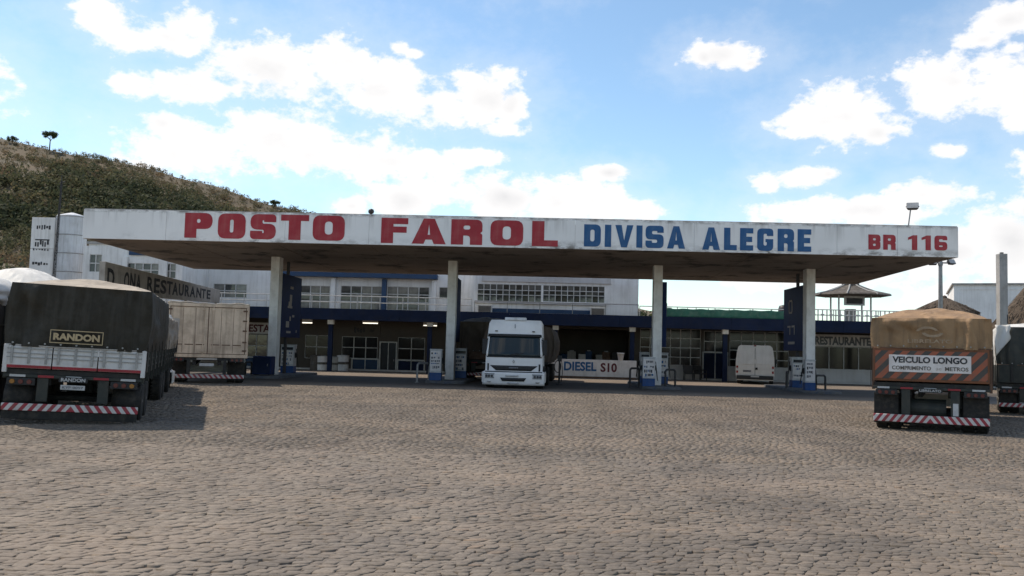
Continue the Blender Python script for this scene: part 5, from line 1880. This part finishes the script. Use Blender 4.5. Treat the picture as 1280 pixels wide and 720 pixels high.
# --- tan truck at the right
g1 = ground_at(1163, 540.5)
right_cfg = dict(scale=.85, w=2.62, L=9.0, zd=1.18, zb=2.02, zt=2.78, bays=6, side_board='rust_orange', stake='rust_trim', trailers=1, axles=[(.62, 1.75, 2.88)], bumper=(.22, .40),
                 tarps=[dict(crown=.34, side='tarp_tan', top='tarp_tan', rear='tarp_tan', sag=.03, billow=.03)], seed=13, amber=False, cat='truck', r=.41)
RTK, cover2 = tarp_trailer('cargo_truck', 'tan-tarped truck with orange hazard board reading VEICULO LONGO', (g1[0], g1[1], 0), math.radians(-23.5), right_cfg)
hb = B(-1.29, 1.29, -.05, -.02, 1.22, 2.04).build('tailboard', 'rust_orange', RTK, bevel=.01)
hz = B(-1.25, 1.25, -.064, -.052, 1.28, 1.97).build('hazard_board', 'hazard_orange', hb)
sg = B(-.93, .90, -.082, -.066, 1.45, 1.87).build('notice', 'sign_white', RTK, bevel=.004)
text_object('VEICULO LONGO', -.85, .82, -.083, 1.675, 1.83, 'black_letter', sg, .035)
text_object('COMPRIMENTO', -.86, .02, -.083, 1.505, 1.60, 'dark_letter_faint', sg, .02)
text_object('20', .13, .25, -.083, 1.515, 1.57, 'sign_grey', sg, .0)
text_object('METROS', .33, .84, -.083, 1.505, 1.60, 'dark_letter_faint', sg, .02)
text_object('LIBRELATO', -.50, .50, -.14, 2.17, 2.26, 'tarp_tan_print', cover2, .02)
# round emblem on the tarp: two swooshes
m = MB()
for (cx_, r0, r1, a0, a1, sz) in ((-.06, .12, .22, .3, 3.0, .8), (.06, .10, .21, 3.3, 6.1, .8)):
    b0 = len(m.v)
    for k in range(15):
        a = a0 + (a1 - a0) * k / 14
        wv = math.sin(k / 14 * math.pi) * .6 + .15
        for rr in (r0 + (r1 - r0) * (1 - wv) * .5, r1):
            m.v.append((cx_ + rr * 1.15 * math.cos(a), -.14, 2.44 + rr * .62 * math.sin(a)))
    for k in range(14):
        q = b0 + 2 * k
        m.face((q, q + 2, q + 3, q + 1))
m.build('emblem', 'tarp_tan_print', cover2, solid=.006)
pl = B(-.27, .27, -.06, -.03, .96, 1.06).build('number_plate', 'chassis', RTK)
text_object('LIBRELATO', -.24, .24, -.061, .98, 1.04, 'plate', pl, .02)
m = MB().cyl((-.62, .45, .55), (.35, .45, .55), .24, n=20)
m.build('air_tank', 'dark_green_steel', RTK)
B(.5, .62, -.02, .02, .42, .72).build('mud_flap', 'plate', RTK)

# --- white-tarped truck beside the dark one
wv = Vector((-2.75, 1.0, 0)); wv.rotate(Matrix.Rotation(math.radians(19.2), 3, 'Z'))
white_cfg = dict(scale=.92, w=2.5, L=6.8, zd=1.0, zb=2.25, zt=2.62, bays=5, side_board='chassis', trailers=2, axles=[(1.1, 2.2), (1.0, 2.1)], bumper=(.22, .36), skirt=True,
                 tarps=[dict(crown=.42, side='tarp_white', top='tarp_white', rear='tarp_white', sag=.06, hump=-.2, dz=.08), dict(crown=.72, side='tarp_white', top='tarp_white', sag=.05, hump=.3, dz=.12)], seed=21, cat='truck')
WT, _c = tarp_trailer('cargo_truck', 'truck with a bulging white tarp parked beside the dark green one', (g0[0] + wv.x, g0[1] + wv.y, 0), math.radians(19.5), white_cfg)
B(-1.2, 1.2, -.03, -.0, 1.0, 2.26).build('tailboard', 'chassis', WT, bevel=.01)

# --- dark truck with a white cover at the right edge
g2 = ground_at(1304, 520)
edge_cfg = dict(scale=.9, w=2.5, L=7.5, zd=.98, zb=1.55, zt=2.78, bays=5, side_board='dark_green_steel', trailers=1, axles=[(.9, 2.0)], bumper=(.24, .36),
                tarps=[dict(crown=.22, side='tarp_white', top='tarp_white', rear='dark_green_steel', sag=.05)], seed=31, amber=False, cat='truck')
ET, _c = tarp_trailer('cargo_truck', 'dark-backed truck with a white cover beside the tan truck', (g2[0], g2[1], 0), math.radians(-23.5), edge_cfg)
B(-1.24, 1.24, -.05, -.02, 1.0, 1.58).build('tailboard', 'dark_green_steel', ET, bevel=.01)
for x in (-.85, -.3, .3, .85):
    unit_box('tailboard_rib', 'chassis', ET, x - .04, x + .04, -.08, -.05, 1.02, 1.56)
# loose white flap hanging over its near corner
m = MB().grid(lambda u, v: (-1.32 + .42 * u + .02 * math.sin(v * 9), -.10 - .03 * math.sin(u * 8 + v * 3), 2.84 - v * (1.0 - .55 * u)), 8, 10)
m.build('loose_flap', 'tarp_white', ET, smooth=True, solid=.01)

# --- brown-tarped truck beyond the pumps
brown_cfg = dict(w=2.5, L=6.0, zd=.95, zb=1.3, zt=2.72, bays=5, side_board='rust_trim', trailers=1, axles=[(.9, 2.0)], bumper=(.22, .34), stripe='bumper_stripes_plain',
                 tarps=[dict(crown=.28, side='tarp_brown', top='tarp_brown', sag=.04, billow=.1)], seed=41, amber=False, cat='truck')
BTK, _c = tarp_trailer('cargo_truck', 'brown-tarped truck parked behind the white cab', (X(607, 43.0), 43.0, 0), .0, brown_cfg)
B(-1.22, 1.22, -.05, -.02, .97, 1.32).build('tailboard', 'rust_trim', BTK, bevel=.01)


# --- truck cab (front faces local -y)
def build_cab(parent, loc, rz, paint='truck_white', full=True):
    HW = [(.10, 1.20), (.62, 1.18), (.66, 1.10), (1.22, 1.09), (2.05, 1.055), (2.5, 1.03), (2.62, .96)]
    Y0 = [(.10, .02), (.35, .0), (.62, .02), (.66, .045), (1.22, .09), (2.05, .30), (2.40, .42), (2.62, .60)]
    hwf = lambda z: float(np.interp(z, [p[0] for p in HW], [p[1] for p in HW]))
    y0f = lambda z: float(np.interp(z, [p[0] for p in Y0], [p[1] for p in Y0]))

    def surf(x, z, off=0.0):
        k = min(abs(x) / hwf(z), 1.0)
        return (x, y0f(z) + .17 * k ** 3.2 - off, z)
    D = 1.95
    m = MB()
    zs = [.60, .66, .8, 1.0, 1.22, 1.5, 1.8, 2.05, 2.2, 2.35, 2.48, 2.56, 2.62]
    us = np.sin(np.linspace(-1, 1, 25) * math.pi / 2)
    rows = []
    for z in zs:
        ring = []
        h_ = hwf(z)
        ring.append((-h_, D, z))
        for u in us:
            ring.append(surf(u * h_, z))
        ring.append((h_, D, z))
        rows.append(ring)
    n = len(rows[0])
    for r_ in rows:
        m.v += r_
    for j in range(len(zs) - 1):
        for i in range(n - 1):
            a = j * n + i
            m.face((a, a + 1, a + n + 1, a + n))
        m.face((j * n + n - 1, j * n, (j + 1) * n, (j + 1) * n + n - 1))
    m.face([(len(zs) - 1) * n + i for i in range(n)])
    m.face([i for i in reversed(range(n))])
    cab = m.build('cab', paint, parent, bevel=0)
    cab.location = loc; cab.rotation_euler = (0, 0, rz)
    me = cab.data
    me.polygons.foreach_set('use_smooth', [True] * len(me.polygons))
    md = cab.modifiers.new('edge', 'EDGE_SPLIT'); md.split_angle = math.radians(38)

    def panel(name, material, xl, xr, z0, z1, off, nx=16, nz=6, solid=.02, side=None):
        fl = xl if callable(xl) else (lambda v: xl)
        fr = xr if callable(xr) else (lambda v: xr)
        q = MB().grid(lambda u, v: surf(fl(v) + (fr(v) - fl(v)) * u, z0 + (z1 - z0) * v, off), nx, nz)
        return q.build(name, material, cab, smooth=True, solid=solid)
    bump = panel('bumper', paint, lambda v: -1.195 - .0 * v, lambda v: 1.195, .12, .60, .025, 24, 6, .22)
    panel('windscreen', 'windscreen', lambda v: -1.03 + .05 * v, lambda v: 1.03 - .05 * v, 1.20, 2.00, .012, 24, 8, .02)
    panel('windscreen_frame', 'black_plastic', lambda v: -1.06, lambda v: 1.06, 1.17, 1.215, .018, 24, 2, .03)
    panel('sun_visor', 'black_plastic', lambda v: -1.04 + .01 * v, lambda v: 1.04 - .01 * v, 1.97, 2.07, .07, 24, 2, .04)
    for s in (-1, 1):
        panel('windscreen_pillar', paint, (lambda v: -1.085 + .05 * v) if s < 0 else (lambda v: 1.02 - .05 * v), (lambda v: -1.02 + .05 * v) if s < 0 else (lambda v: 1.085 - .05 * v), 1.2, 1.98, .02, 3, 6, .03)
    panel('grille', 'black_plastic', lambda v: -.68 - .24 * v, lambda v: .68 + .24 * v, .67, .86, .012, 20, 3, .02)
    for k in range(2):
        z = .73 + k * .06
        panel('grille_slat', 'dark_steel', lambda v: -.70 - .1 * k, lambda v: .70 + .1 * k, z, z + .015, .03, 20, 1, .015)
    panel('grille_badge', 'grey_letter', -.18, .18, .75, .80, .045, 6, 1, .01)
    panel('bumper_gap', 'black_plastic', -1.1, 1.1, .600, .640, .02, 24, 1, .03)
    lo = panel('lower_intake', 'black_plastic', lambda v: -.42 - .08 * v, lambda v: .42 + .08 * v, .27, .40, .05, 12, 2, .02)
    pl_ = panel('number_plate', 'plate', -.21, .21, .155, .235, .06, 4, 1, .012)
    panel('bumper_plate', 'plate', -.30, .20, .44, .51, .05, 6, 1, .012)
    for s in (-1, 1):
        a, b_ = (.74, 1.09)
        xl, xr = (s * b_, s * a) if s < 0 else (s * a, s * b_)
        f = panel('headlamp', 'lens_clear', xl, xr, .37, .53, .04, 8, 3, .03)
        for xx in (.82, .93, 1.03):
            q = surf(s * xx, .45, .05)
            o = MB().cyl((q[0], q[1] - .005, q[2]), (q[0], q[1] + .02, q[2]), .045, .05, 12).build('bulb_housing', 'dark_steel', f)
        panel('headlamp_rim', 'black_plastic', xl - .02, xr + .02, .525, .545, .046, 8, 1, .02)
        q = surf(s * .93, .23, .04)
        MB().lathe([(.05, -.02), (.075, 0), (.075, .03)], 12).build('fog_lamp', 'lens_clear', cab).location = (q[0], q[1] - .0, q[2])
        panel('corner_vent', 'black_plastic', s * .99 - .03, s * .99 + .03, .66, .93, .014, 2, 4, .02)
        # side window, door line, mirror, step
        zc = 1.6
        h_ = hwf(zc)
        w_ = MB()
        w_.grid(lambda u, v: (s * (hwf(1.25 + .7 * v) + .006), (.45 + .85 * u) if s > 0 else (1.30 - .85 * u), 1.25 + .7 * v), 2, 4)
        w_.build('side_window', 'windscreen', cab, solid=.01)
        mr = MB().box(s * 1.16 - .09, s * 1.16 + .09, .30, .42, 1.28, 1.86)
        mr.cyl((s * .98, .42, 1.9), (s * 1.16, .36, 1.8), .02); mr.cyl((s * 1.05, .42, 1.25), (s * 1.16, .36, 1.34), .02)
        mr.build('mirror', 'black_plastic', cab, bevel=.03)
        B(s * 1.19 - .05, s * 1.19 - .0, .3, 1.6, .2, .6).build('step_panel', paint, cab, bevel=.02)
        B(s * 1.04 - .12, s * 1.04 + .12, .30, 1.3, .15, .35).build('step', 'dark_steel', cab, bevel=.01)
        q = surf(s * .72, 2.18, .03)
        unit_box('marker_lamp', 'black_plastic', cab, q[0] - .05, q[0] + .05, q[1] - .02, q[1] + .05, q[2] - .02, q[2] + .02)
        # wiper
        a0 = surf(s * .1 - .3, 1.205, .03); a1 = surf(s * .1 + .25, 1.34, .03)
        MB().cyl(a0, a1, .012, n=6).build('wiper', 'black_plastic', cab)
    q = surf(0, 1.02, .02)
    m = MB()
    o2 = [(0, .075), (.045, 0), (0, -.075), (-.045, 0)]
    i2 = [(x * .5, z * .5) for x, z in o2]
    for k in range(4):
        j = (k + 1) % 4
        b0 = len(m.v)
        m.v += [(o2[k][0], 0, o2[k][1]), (i2[k][0], 0, i2[k][1]), (i2[j][0], 0, i2[j][1]), (o2[j][0], 0, o2[j][1])]
        m.face((b0, b0 + 1, b0 + 2, b0 + 3))
    m.build('emblem', 'galv', cab, solid=.015).location = (q[0], q[1] - .012, q[2])
    lb = MB().box(-.42, .42, .52, .75, 2.60, 2.72)
    lb.build('roof_hatch', 'tank_metal', cab, bevel=.03)
    MB().cyl((0, .38, 2.30), (0, .36, 2.46), .012, n=6).build('aerial', 'black_plastic', cab)
    return cab


wt = thing('white_truck', 'white articulated truck facing the forecourt between the pump islands', 'truck', (X(642.5, 35.2), 35.2, 0), math.radians(-2.2))
cab = build_cab(wt, (0, 0, 0), 0)
for s in (-1, 1):
    wheel(wt, s * .98, .95, .40, .30, s)
    wheel(wt, s * .92, 4.1, .40, .26, s, True)
    # wheel arches
    m = MB()
    for k in range(9):
        a0, a1 = math.pi * k / 8, math.pi * (k + 1) / 8
        if k == 8: break
        m.hexa([(s * .98 - .17, .95 + .47 * math.cos(a0), .42 + .40 * math.sin(a0)), (s * .98 + .19, .95 + .47 * math.cos(a0), .42 + .40 * math.sin(a0)), (s * .98 + .19, .95 + .47 * math.cos(a1), .42 + .40 * math.sin(a1)), (s * .98 - .17, .95 + .47 * math.cos(a1), .42 + .40 * math.sin(a1)),
                (s * .98 - .17, .95 + .51 * math.cos(a0), .42 + .44 * math.sin(a0)), (s * .98 + .19, .95 + .51 * math.cos(a0), .42 + .44 * math.sin(a0)), (s * .98 + .19, .95 + .51 * math.cos(a1), .42 + .44 * math.sin(a1)), (s * .98 - .17, .95 + .51 * math.cos(a1), .42 + .44 * math.sin(a1))])
    m.build('wheel_arch', 'black_plastic', wt)
m = MB()
for s in (-1, 1):
    m.box(s * .42 - .06, s * .42 + .06, .3, 12.0, .60, .80)
m.box(-.9, .9, 3.5, 4.7, .55, .62)
m.build('chassis', 'chassis', wt)
B(-1.22, 1.22, 2.7, 12.4, .90, 1.02).build('deck', 'chassis', wt)
tv = tarp(wt, 2.62, 2.65, 9.6, 1.0, 2.40, .18, 'tarp_brown', 'tarp_brown', seed=51, billow=.16, name='trailer_tarp')
for yy in (9.4, 10.5, 11.6):
    for s in (-1, 1):
        wheel(wt, s * .94, yy, .40, .26, s, True)

# cabs of the trucks that point away from us
build_cab(LT, (0, 6.6 * 2 + .55 + 2.6, 0), math.pi)
for s in (-1, 1):
    wheel(LT, s * .98, 15.3, .40, .30, s)
m = MB()
for s in (-1, 1):
    m.box(s * .42 - .06, s * .42 + .06, 12.5, 15.8, .60, .80)
m.build('chassis', 'chassis', LT)
build_cab(RTK, (0, 11.7, 0), math.pi)
for s in (-1, 1):
    wheel(RTK, s * .98, 10.7, .40, .30, s)
    wheel(RTK, s * .92, 7.4, .40, .26, s, True)
m = MB()
for s in (-1, 1):
    m.box(s * .42 - .06, s * .42 + .06, 6.5, 11.2, .60, .80)
m.build('chassis', 'chassis', RTK)


# --- cream box truck
def box_truck():
    p = ground_at(257, 480)
    t = thing('box_truck', 'cream box-bodied truck seen from behind below the RESTAURANTE beam', 'truck', (p[0], p[1], 0), math.radians(19.5))
    w, L, z0, z1 = 2.70, 7.0, .95, 2.78
    hw = w / 2
    m = MB()
    m.box(-hw, hw, .03, L, z0, z1)
    body = m.build('box_body', 'box_cream', t, bevel=.02)
    for s in (-1, 1):
        x0, x1 = (-hw + .10, -.015) if s < 0 else (.015, hw - .10)
        d = B(x0, x1, -.015, .028, z0 + .10, z1 - .10).build('rear_door', 'box_cream', t, bevel=.008)
        for zz in (.2, .5, .9, 1.25, 1.6):
            xx = s * (hw - .10)
            unit_box('hinge', 'rust_trim', d, xx - .09, xx + .05, -.035, -.016, z0 + zz, z0 + zz + .05)
        m = MB()
        xx = s * .16
        m.cyl((xx, -.035, z0 + .08), (xx, -.035, z1 - .08), .018, n=6)
        m.box(xx - .05, xx + .05, -.06, -.016, z0 + .16, z0 + .26); m.box(xx - .05, xx + .05, -.06, -.016, z1 - .22, z1 - .14)
        m.build('lock_rod', 'box_cream', d)
        m = MB()
        for k in range(3):
            a = min(abs(x0), abs(x1)) + .10 + k * .36
            m.box(s * a - .0, s * (a + .28), -.022, -.016, z0 + .40, z0 + .43)
        m.build('scuff_mark', 'rust_trim', d)
        for k in (1, 2):
            xx = x0 + (x1 - x0) * k / 3
            unit_box('door_seam', 'rust_trim', d, xx - .006, xx + .006, -.0185, -.0155, z0 + .14, z1 - .14)
    B(-hw + .16, -hw + .40, -.024, -.0165, z0 + .88, z0 + 1.30).build('notice', 'sign_grey', t)
    m = MB()
    m.box(-hw - .01, hw + .01, -.02, .05, z1 - .095, z1 + .02); m.box(-hw - .01, hw + .01, -.02, .05, z0 - .03, z0 + .09)
    m.box(-hw - .012, -hw + .095, -.022, .052, z0 + .091, z1 - .096); m.box(hw - .095, hw + .012, -.022, .052, z0 + .091, z1 - .096)
    m.build('rear_portal', 'box_cream', t, bevel=.01)
    m = MB()
    m.box(-hw + .1, hw - .1, -.03, -.021, z1 - .115, z1 - .098); m.box(-hw + .1, hw - .1, -.03, -.021, z0 + .092, z0 + .108)
    for s in (-1, 1):
        m.box(s * (hw - .09) - .012, s * (hw - .09) + .012, -.03, -.0225, z0 + .1, z1 - .1)
    m.box(-.012, .012, -.012, .027, z0 + .1, z1 - .1)
    m.build('door_seal', 'rust_trim', t)
    m = MB()
    for s in (-1, 1):
        m.box(s * .42 - .06, s * .42 + .06, .1, L + 1.2, .66, .93); m.box(s * .6 - .06, s * .6 + .06, .02, .12, .3, .95)
    m.box(-hw + .1, hw - .1, .03, .12, .82, .95)
    m.build('chassis', 'chassis', t)
    B(-hw + .08, hw - .08, -.06, .02, .20, .33).build('bumper', 'bumper_stripes_plain', t, bevel=.01)
    tail_lamps(t, .84, hw - .35, .0, False)
    B(-.24, .24, -.01, .02, .62, .72).build('number_plate', 'plate', t)
    B(-.34, .34, -.012, .025, .84, .90).build('tape', 'sign_grey', t)
    for yy in (1.3, 2.4):
        for s in (-1, 1):
            wheel(t, s * .98, yy, .40, .26, s, True)
    for s in (-1, 1):
        B(s * 1.0 - .3, s * 1.0 + .3, .55, .58, .12, .75).build('mud_flap', 'rubber', t)
    # rolled tarp edge along the roof
    m = MB().grid(lambda u, v: (-hw - .02 + (w + .04) * u, -.03 + .12 * v, z1 + .025 + .02 * math.sin(u * 9) + .015 * math.sin(u * 31) + .03 * math.sin(v * 3.1)), 30, 3)
    m.build('roof_edge', 'tarp_dusty', t, smooth=True, solid=.03)
    build_cab(t, (0, L + 2.2, 0), math.pi)
    for s in (-1, 1):
        wheel(t, s * .98, L + 1.2, .40, .30, s)
    return t


box_truck()


# --- white panel van parked nose-in under the veranda
def van():
    t = thing('panel_van', 'white panel van parked nose-in at the veranda', 'van', (X(944, 48.5), 48.5, 0), math.radians(-13.5))
    t.scale = (.95, 1, 1)
    prof = [(.22, .94), (.45, 1.00), (1.0, 1.00), (1.30, .985), (1.70, .93), (1.90, .88), (1.985, .78)]
    m = MB()
    Ys = [(0, 1, 1), (3.1, 1, 1), (3.7, .99, 1.0), (4.1, .97, .80), (4.6, .93, .55)]
    rings = []
    for (y, sw, sz) in Ys:
        ring = []
        for z, h_ in prof:
            zz = z if sz == 1 or z < 1.0 else 1.0 + (z - 1.0) * ((sz - .5) * 2 if sz > .5 else 0)
            ring.append((-h_ * sw, y + (.10 * max(0, z - 1.0) if y == 0 else 0), zz))
        for z, h_ in reversed(prof):
            zz = z if sz == 1 or z < 1.0 else 1.0 + (z - 1.0) * ((sz - .5) * 2 if sz > .5 else 0)
            ring.append((h_ * sw, y + (.10 * max(0, z - 1.0) if y == 0 else 0), zz))
        rings.append(ring)
    n = len(rings[0])
    for r_ in rings:
        m.v += r_
    for j in range(len(rings) - 1):
        for i in range(n):
            k = (i + 1) % n
            m.face((j * n + i, j * n + k, (j + 1) * n + k, (j + 1) * n + i)[::-1])
    m.face(list(range(n))[::-1]); m.face([(len(rings) - 1) * n + i for i in range(n)])
    body = m.build('body', 'van_white', t, bevel=.03)
    sl = lambda z: .10 * max(0, z - 1.0)
    for s in (-1, 1):
        hwz = lambda z: float(np.interp(z, [p[0] for p in prof], [p[1] for p in prof])) - .09
        d = MB().grid(lambda u, v: (s * (.012 + (hwz(.48 + 1.38 * v) - .012) * (u if s > 0 else 1 - u)), sl(.48 + 1.38 * v) - .012, .48 + 1.38 * v), 4, 10).build('rear_door', 'van_white', t, solid=.02)
        q = MB().grid(lambda u, v: (s * (.09 + (hwz(1.02 + .56 * v) - .17) * (u if s > 0 else 1 - u)), sl(1.02 + .56 * v) - .026, 1.02 + .56 * v), 3, 6).build('door_panel', 'van_white', d, solid=.014, bevel=.01)
        for k in range(3):
            z = .62 + k * .13
            B(s * .945 - .05, s * .945 + .05, -.03, .03, z - .06, z + .06).build('tail_lamp', ['lens_red_clean', 'plate', 'lens_red_clean'][k], t, bevel=.01)
        B(s * .5 - .1, s * .5 + .1, -.03, -.013, .40, .44).build('reflector', 'lens_red', t)
        for zz in (.7, 1.5):
            hx = hwz(zz) + .03
            unit_box('hinge', 'van_white', d, s * hx - .05, s * hx + .05, sl(zz) - .045, sl(zz) - .012, zz, zz + .06)
        wheel(t, s * .86, .85, .31, .22, s)
        wheel(t, s * .86, 3.75, .31, .22, s)
        m = MB().grid(lambda u, v: (s * (1.003 - .10 * v), (3.0 + .6 * u) if s > 0 else (3.6 - .6 * u), 1.12 + .45 * v), 2, 2)
        m.build('side_window', 'windscreen', t, solid=.01)
        B(s * 1.10 - .08, s * 1.10 + .08, 3.55, 3.65, 1.05, 1.30).build('mirror', 'black_plastic', t, bevel=.02)
    B(-.98, .98, -.10, .05, .24, .44).build('bumper', 'black_plastic', t, bevel=.03)
    B(-.22, .22, -.12, -.10, .36, .43).build('number_plate', 'plate', t)
    B(-.64, -.20, -.018, -.0125, .62, .72).build('dark_lettering', 'grey_letter', t)
    m = MB(); m.hexa([(-.012, -.02, .46), (.012, -.02, .46), (.012, .0, .46), (-.012, .0, .46), (-.012, .062, 1.86), (.012, .062, 1.86), (.012, .09, 1.86), (-.012, .09, 1.86)]); m.build('door_gap', 'black_plastic', t)
    B(.02, .14, -.05, -.012, .74, .86).build('door_handle', 'black_plastic', t, bevel=.01)
    B(-.06, .06, .07, .16, 1.955, 2.03).build('roof_lamp', 'lens_red', t, bevel=.015)
    m = MB().grid(lambda u, v: (-.72 + 1.44 * u, 3.76 + .62 * (1 - v) + .0, 1.06 + .62 * v), 4, 3)
    return t


van()

# ================================================================== RIGHT-HAND BACKGROUND
# twin-head lamp post
t = thing('lamp_post', 'tall grey lamp post with twin floodlights behind the tan truck', 'lamp post', (X(1176, 46), 46.0, 0))
zp = Z(1176, 328, 46)
MB().cyl((0, 0, 0), (0, 0, zp), .14, .09, 12).build('pole', 'galv', t)
MB().cyl((-.42, 0, zp - .02), (.42, 0, zp - .02), .035, n=8).cyl((0, 0, zp - .15), (0, 0, zp + .05), .12, .1, 10).build('cross_arm', 'galv', t)
floodlight(t, (.48, -.1, zp + .02), .5, -.5)
floodlight(t, (-.42, -.1, zp - .02), -.5, -.5)
# square concrete post
t = thing('concrete_post', 'plain pale concrete post standing beside the tan truck', 'post', (X(1253, 42), 42.0, 0))
zt_ = Z(1253, 317.5, 42)
B(-.18, .18, -.18, .18, 0, zt_).build('shaft', 'concrete_post', t, bevel=.02)
B(-.06, .06, -.06, .06, zt_, zt_ + .07).build('bolt_cap', 'dark_steel', t)
MB().cyl((.15, -.185, 3.2), (.15, -.185, 3.6), .02).build('bracket', 'dark_steel', t)
# white blank gable
t = thing('white_hall', 'blank white rendered hall beyond the thatched huts', 'building')
xa, xb = X(1192.5, 64), X(1330, 64)
zt_ = Z(1235, 357, 64)
t.location = (xa, 64, 0); t.rotation_euler = (0, 0, math.radians(-21)); xb = (xb - xa) * 1.1; xa = 0.0
B(xa, xb, 0, 10, 0, zt_).build('wall', 'white_wall', t, bevel=.03)
B(xa - .12, xb + .12, -.15, 10.1, zt_, zt_ + .10).build('coping', 'concrete_post', t)
B(xa + .3, xb - 3, -.03, -.003, zt_ - .34, zt_ - .28).build('ledge', 'white_wall', t)


def thatched_hut(label, x, y, rx, z0, z1, seed):
    t = thing('thatched_hut', label, 'hut', (x, y, 0), 0, 'thatched huts behind the trucks')
    r = random.Random(seed)
    m = MB()
    n, k = 40, 10
    for j in range(k + 1):
        f = j / k
        for i in range(n):
            a = 2 * math.pi * i / n
            q = (1 - f) ** .86
            rad = rx * (q * (1 + .07 * math.sin(a * 5 + seed) + r.uniform(-.05, .05)) + .03)
            z = z0 + (z1 - z0) * f + r.uniform(-.05, .05) - (.12 * r.random() if j == 0 else 0)
            m.v.append((rad * math.cos(a), rad * math.sin(a), z))
    for j in range(k):
        for i in range(n):
            q = (i + 1) % n
            m.face((j * n + i, j * n + q, (j + 1) * n + q, (j + 1) * n + i))
    m.face([k * n + i for i in range(n)])
    roof = m.build('thatch_roof', 'thatch', t)
    # loose straw blades lying down the slope
    s = MB()
    for _ in range(900):
        a = r.uniform(0, 6.283); f = r.uniform(0, .95)
        rad = rx * (1 - f) ** .86 * 1.03
        z = z0 + (z1 - z0) * f
        L_ = r.uniform(.25, .6)
        f2 = max(0, f - L_ / (z1 - z0) * .6)
        rad2 = rx * (1 - f2) ** .86 * 1.07
        z2 = z0 + (z1 - z0) * f2 + .03 - (.15 if f2 == 0 else 0)
        da = r.uniform(-.08, .08); w = .02
        p = Vector((rad * math.cos(a), rad * math.sin(a), z + .03)); q = Vector((rad2 * math.cos(a + da), rad2 * math.sin(a + da), z2))
        sd = Vector((-math.sin(a), math.cos(a), 0)) * w
        b0 = len(s.v)
        s.v += [tuple(p - sd), tuple(p + sd), tuple(q + sd), tuple(q - sd)]
        s.face((b0, b0 + 1, b0 + 2, b0 + 3))
    st = s.build('straw', 'thatch', roof); st['kind'] = 'stuff'
    for i in range(6):
        a = i * math.pi / 3 + .3
        MB().cyl((rx * .78 * math.cos(a), rx * .78 * math.sin(a), 0), (rx * .78 * math.cos(a), rx * .78 * math.sin(a), z0 + .25), .07, n=8).build('post', 'bark', t)
    MB().lathe([(.05, z1 - .1), (.16, z1 - .02), (.12, z1 + .1), (.02, z1 + .16)], 12).build('ridge_cap', 'thatch', t)
    return t


thatched_hut('low thatched hut behind the tan truck', X(1181, 54), 54.0, 1.75, Z(1181, 391, 54), Z(1178, 372.5, 54), 3)
thatched_hut('tall thatched hut behind the pale concrete post', X(1304, 47.5), 47.5, 2.35, Z(1280, 412, 47.5), Z(1300, 341, 47.5), 5)

# roof-top gazebo
t = thing('rooftop_gazebo', 'open gazebo with a flared tiled roof on top of the restaurant', 'gazebo', (X(1063, 57.5), 57.5, 3.39))
ze, za = Z(1063, 370, 57.5) - 3.39, Z(1063, 354, 57.5) - 3.39
rx = (X(1108, 57.5) - X(1018, 57.5)) / 2
m = MB()
rings = [(1.0, 0), (.97, .10), (.60, .34), (.32, .66), (.20, .82), (.20, 1.0)]
for f, q in rings:
    for k in range(8):
        a = math.pi / 8 + k * math.pi / 4
        m.v.append((rx * 1.06 * f * math.cos(a), rx * 1.06 * f * math.sin(a), ze + (za - ze) * q))
for j in range(len(rings) - 1):
    for k in range(8):
        q = (k + 1) % 8
        m.face((j * 8 + k, j * 8 + q, (j + 1) * 8 + q, (j + 1) * 8 + k))
m.face([40 + k for k in range(8)]); m.face([7 - k for k in range(8)])
rf = m.build('roof', 'tile_roof', t)
for k in range(8):
    a = math.pi / 8 + k * math.pi / 4
    p = [(rx * 1.07 * f * math.cos(a), rx * 1.07 * f * math.sin(a), ze + (za - ze) * q + .02) for f, q in rings]
    MB().tube(p, .05, 6).build('hip_ridge', 'concrete_post', rf)
for sx in (-.88, .88):
    for sy in (-.8, .8):
        MB().cyl((sx * rx * .5, sy, 0), (sx * rx * .5, sy, ze + .1), .055, n=8).build('post', 'frame_white', t)
B(-.62, .62, -.75, -.68, ze - .62, ze - .05).build('notice_board', 'frame_white', t)
B(-.48, .48, -.775, -.751, ze - .52, ze - .18).build('notice_face', 'dark_steel', t)
MB().cyl((0, 0, 0), (0, 0, 1.1), .32, .32, 14).build('water_drum', 'terracotta', t)

# tree behind the flat roof
t = thing('background_tree', 'leafy green tree top showing behind the flat roof', 'tree', (X(814, 68), 68.0, 0))
zt_ = Z(814, 384, 68)
MB().cyl((0, 0, 0), (.1, 0, zt_ - 1), .2, .1, 8).build('trunk', 'bark', t)
cs = [(rng.uniform(-1.1, 1.1), rng.uniform(-.9, .9), zt_ - .9 + rng.uniform(-.7, .5)) for _ in range(26)]
leaf_cloud('crown', np.array(cs), rng.uniform(.3, .6, 26), rng.uniform(.1, .9, 26), 50, .26, 'tree_leaf', .8, t)
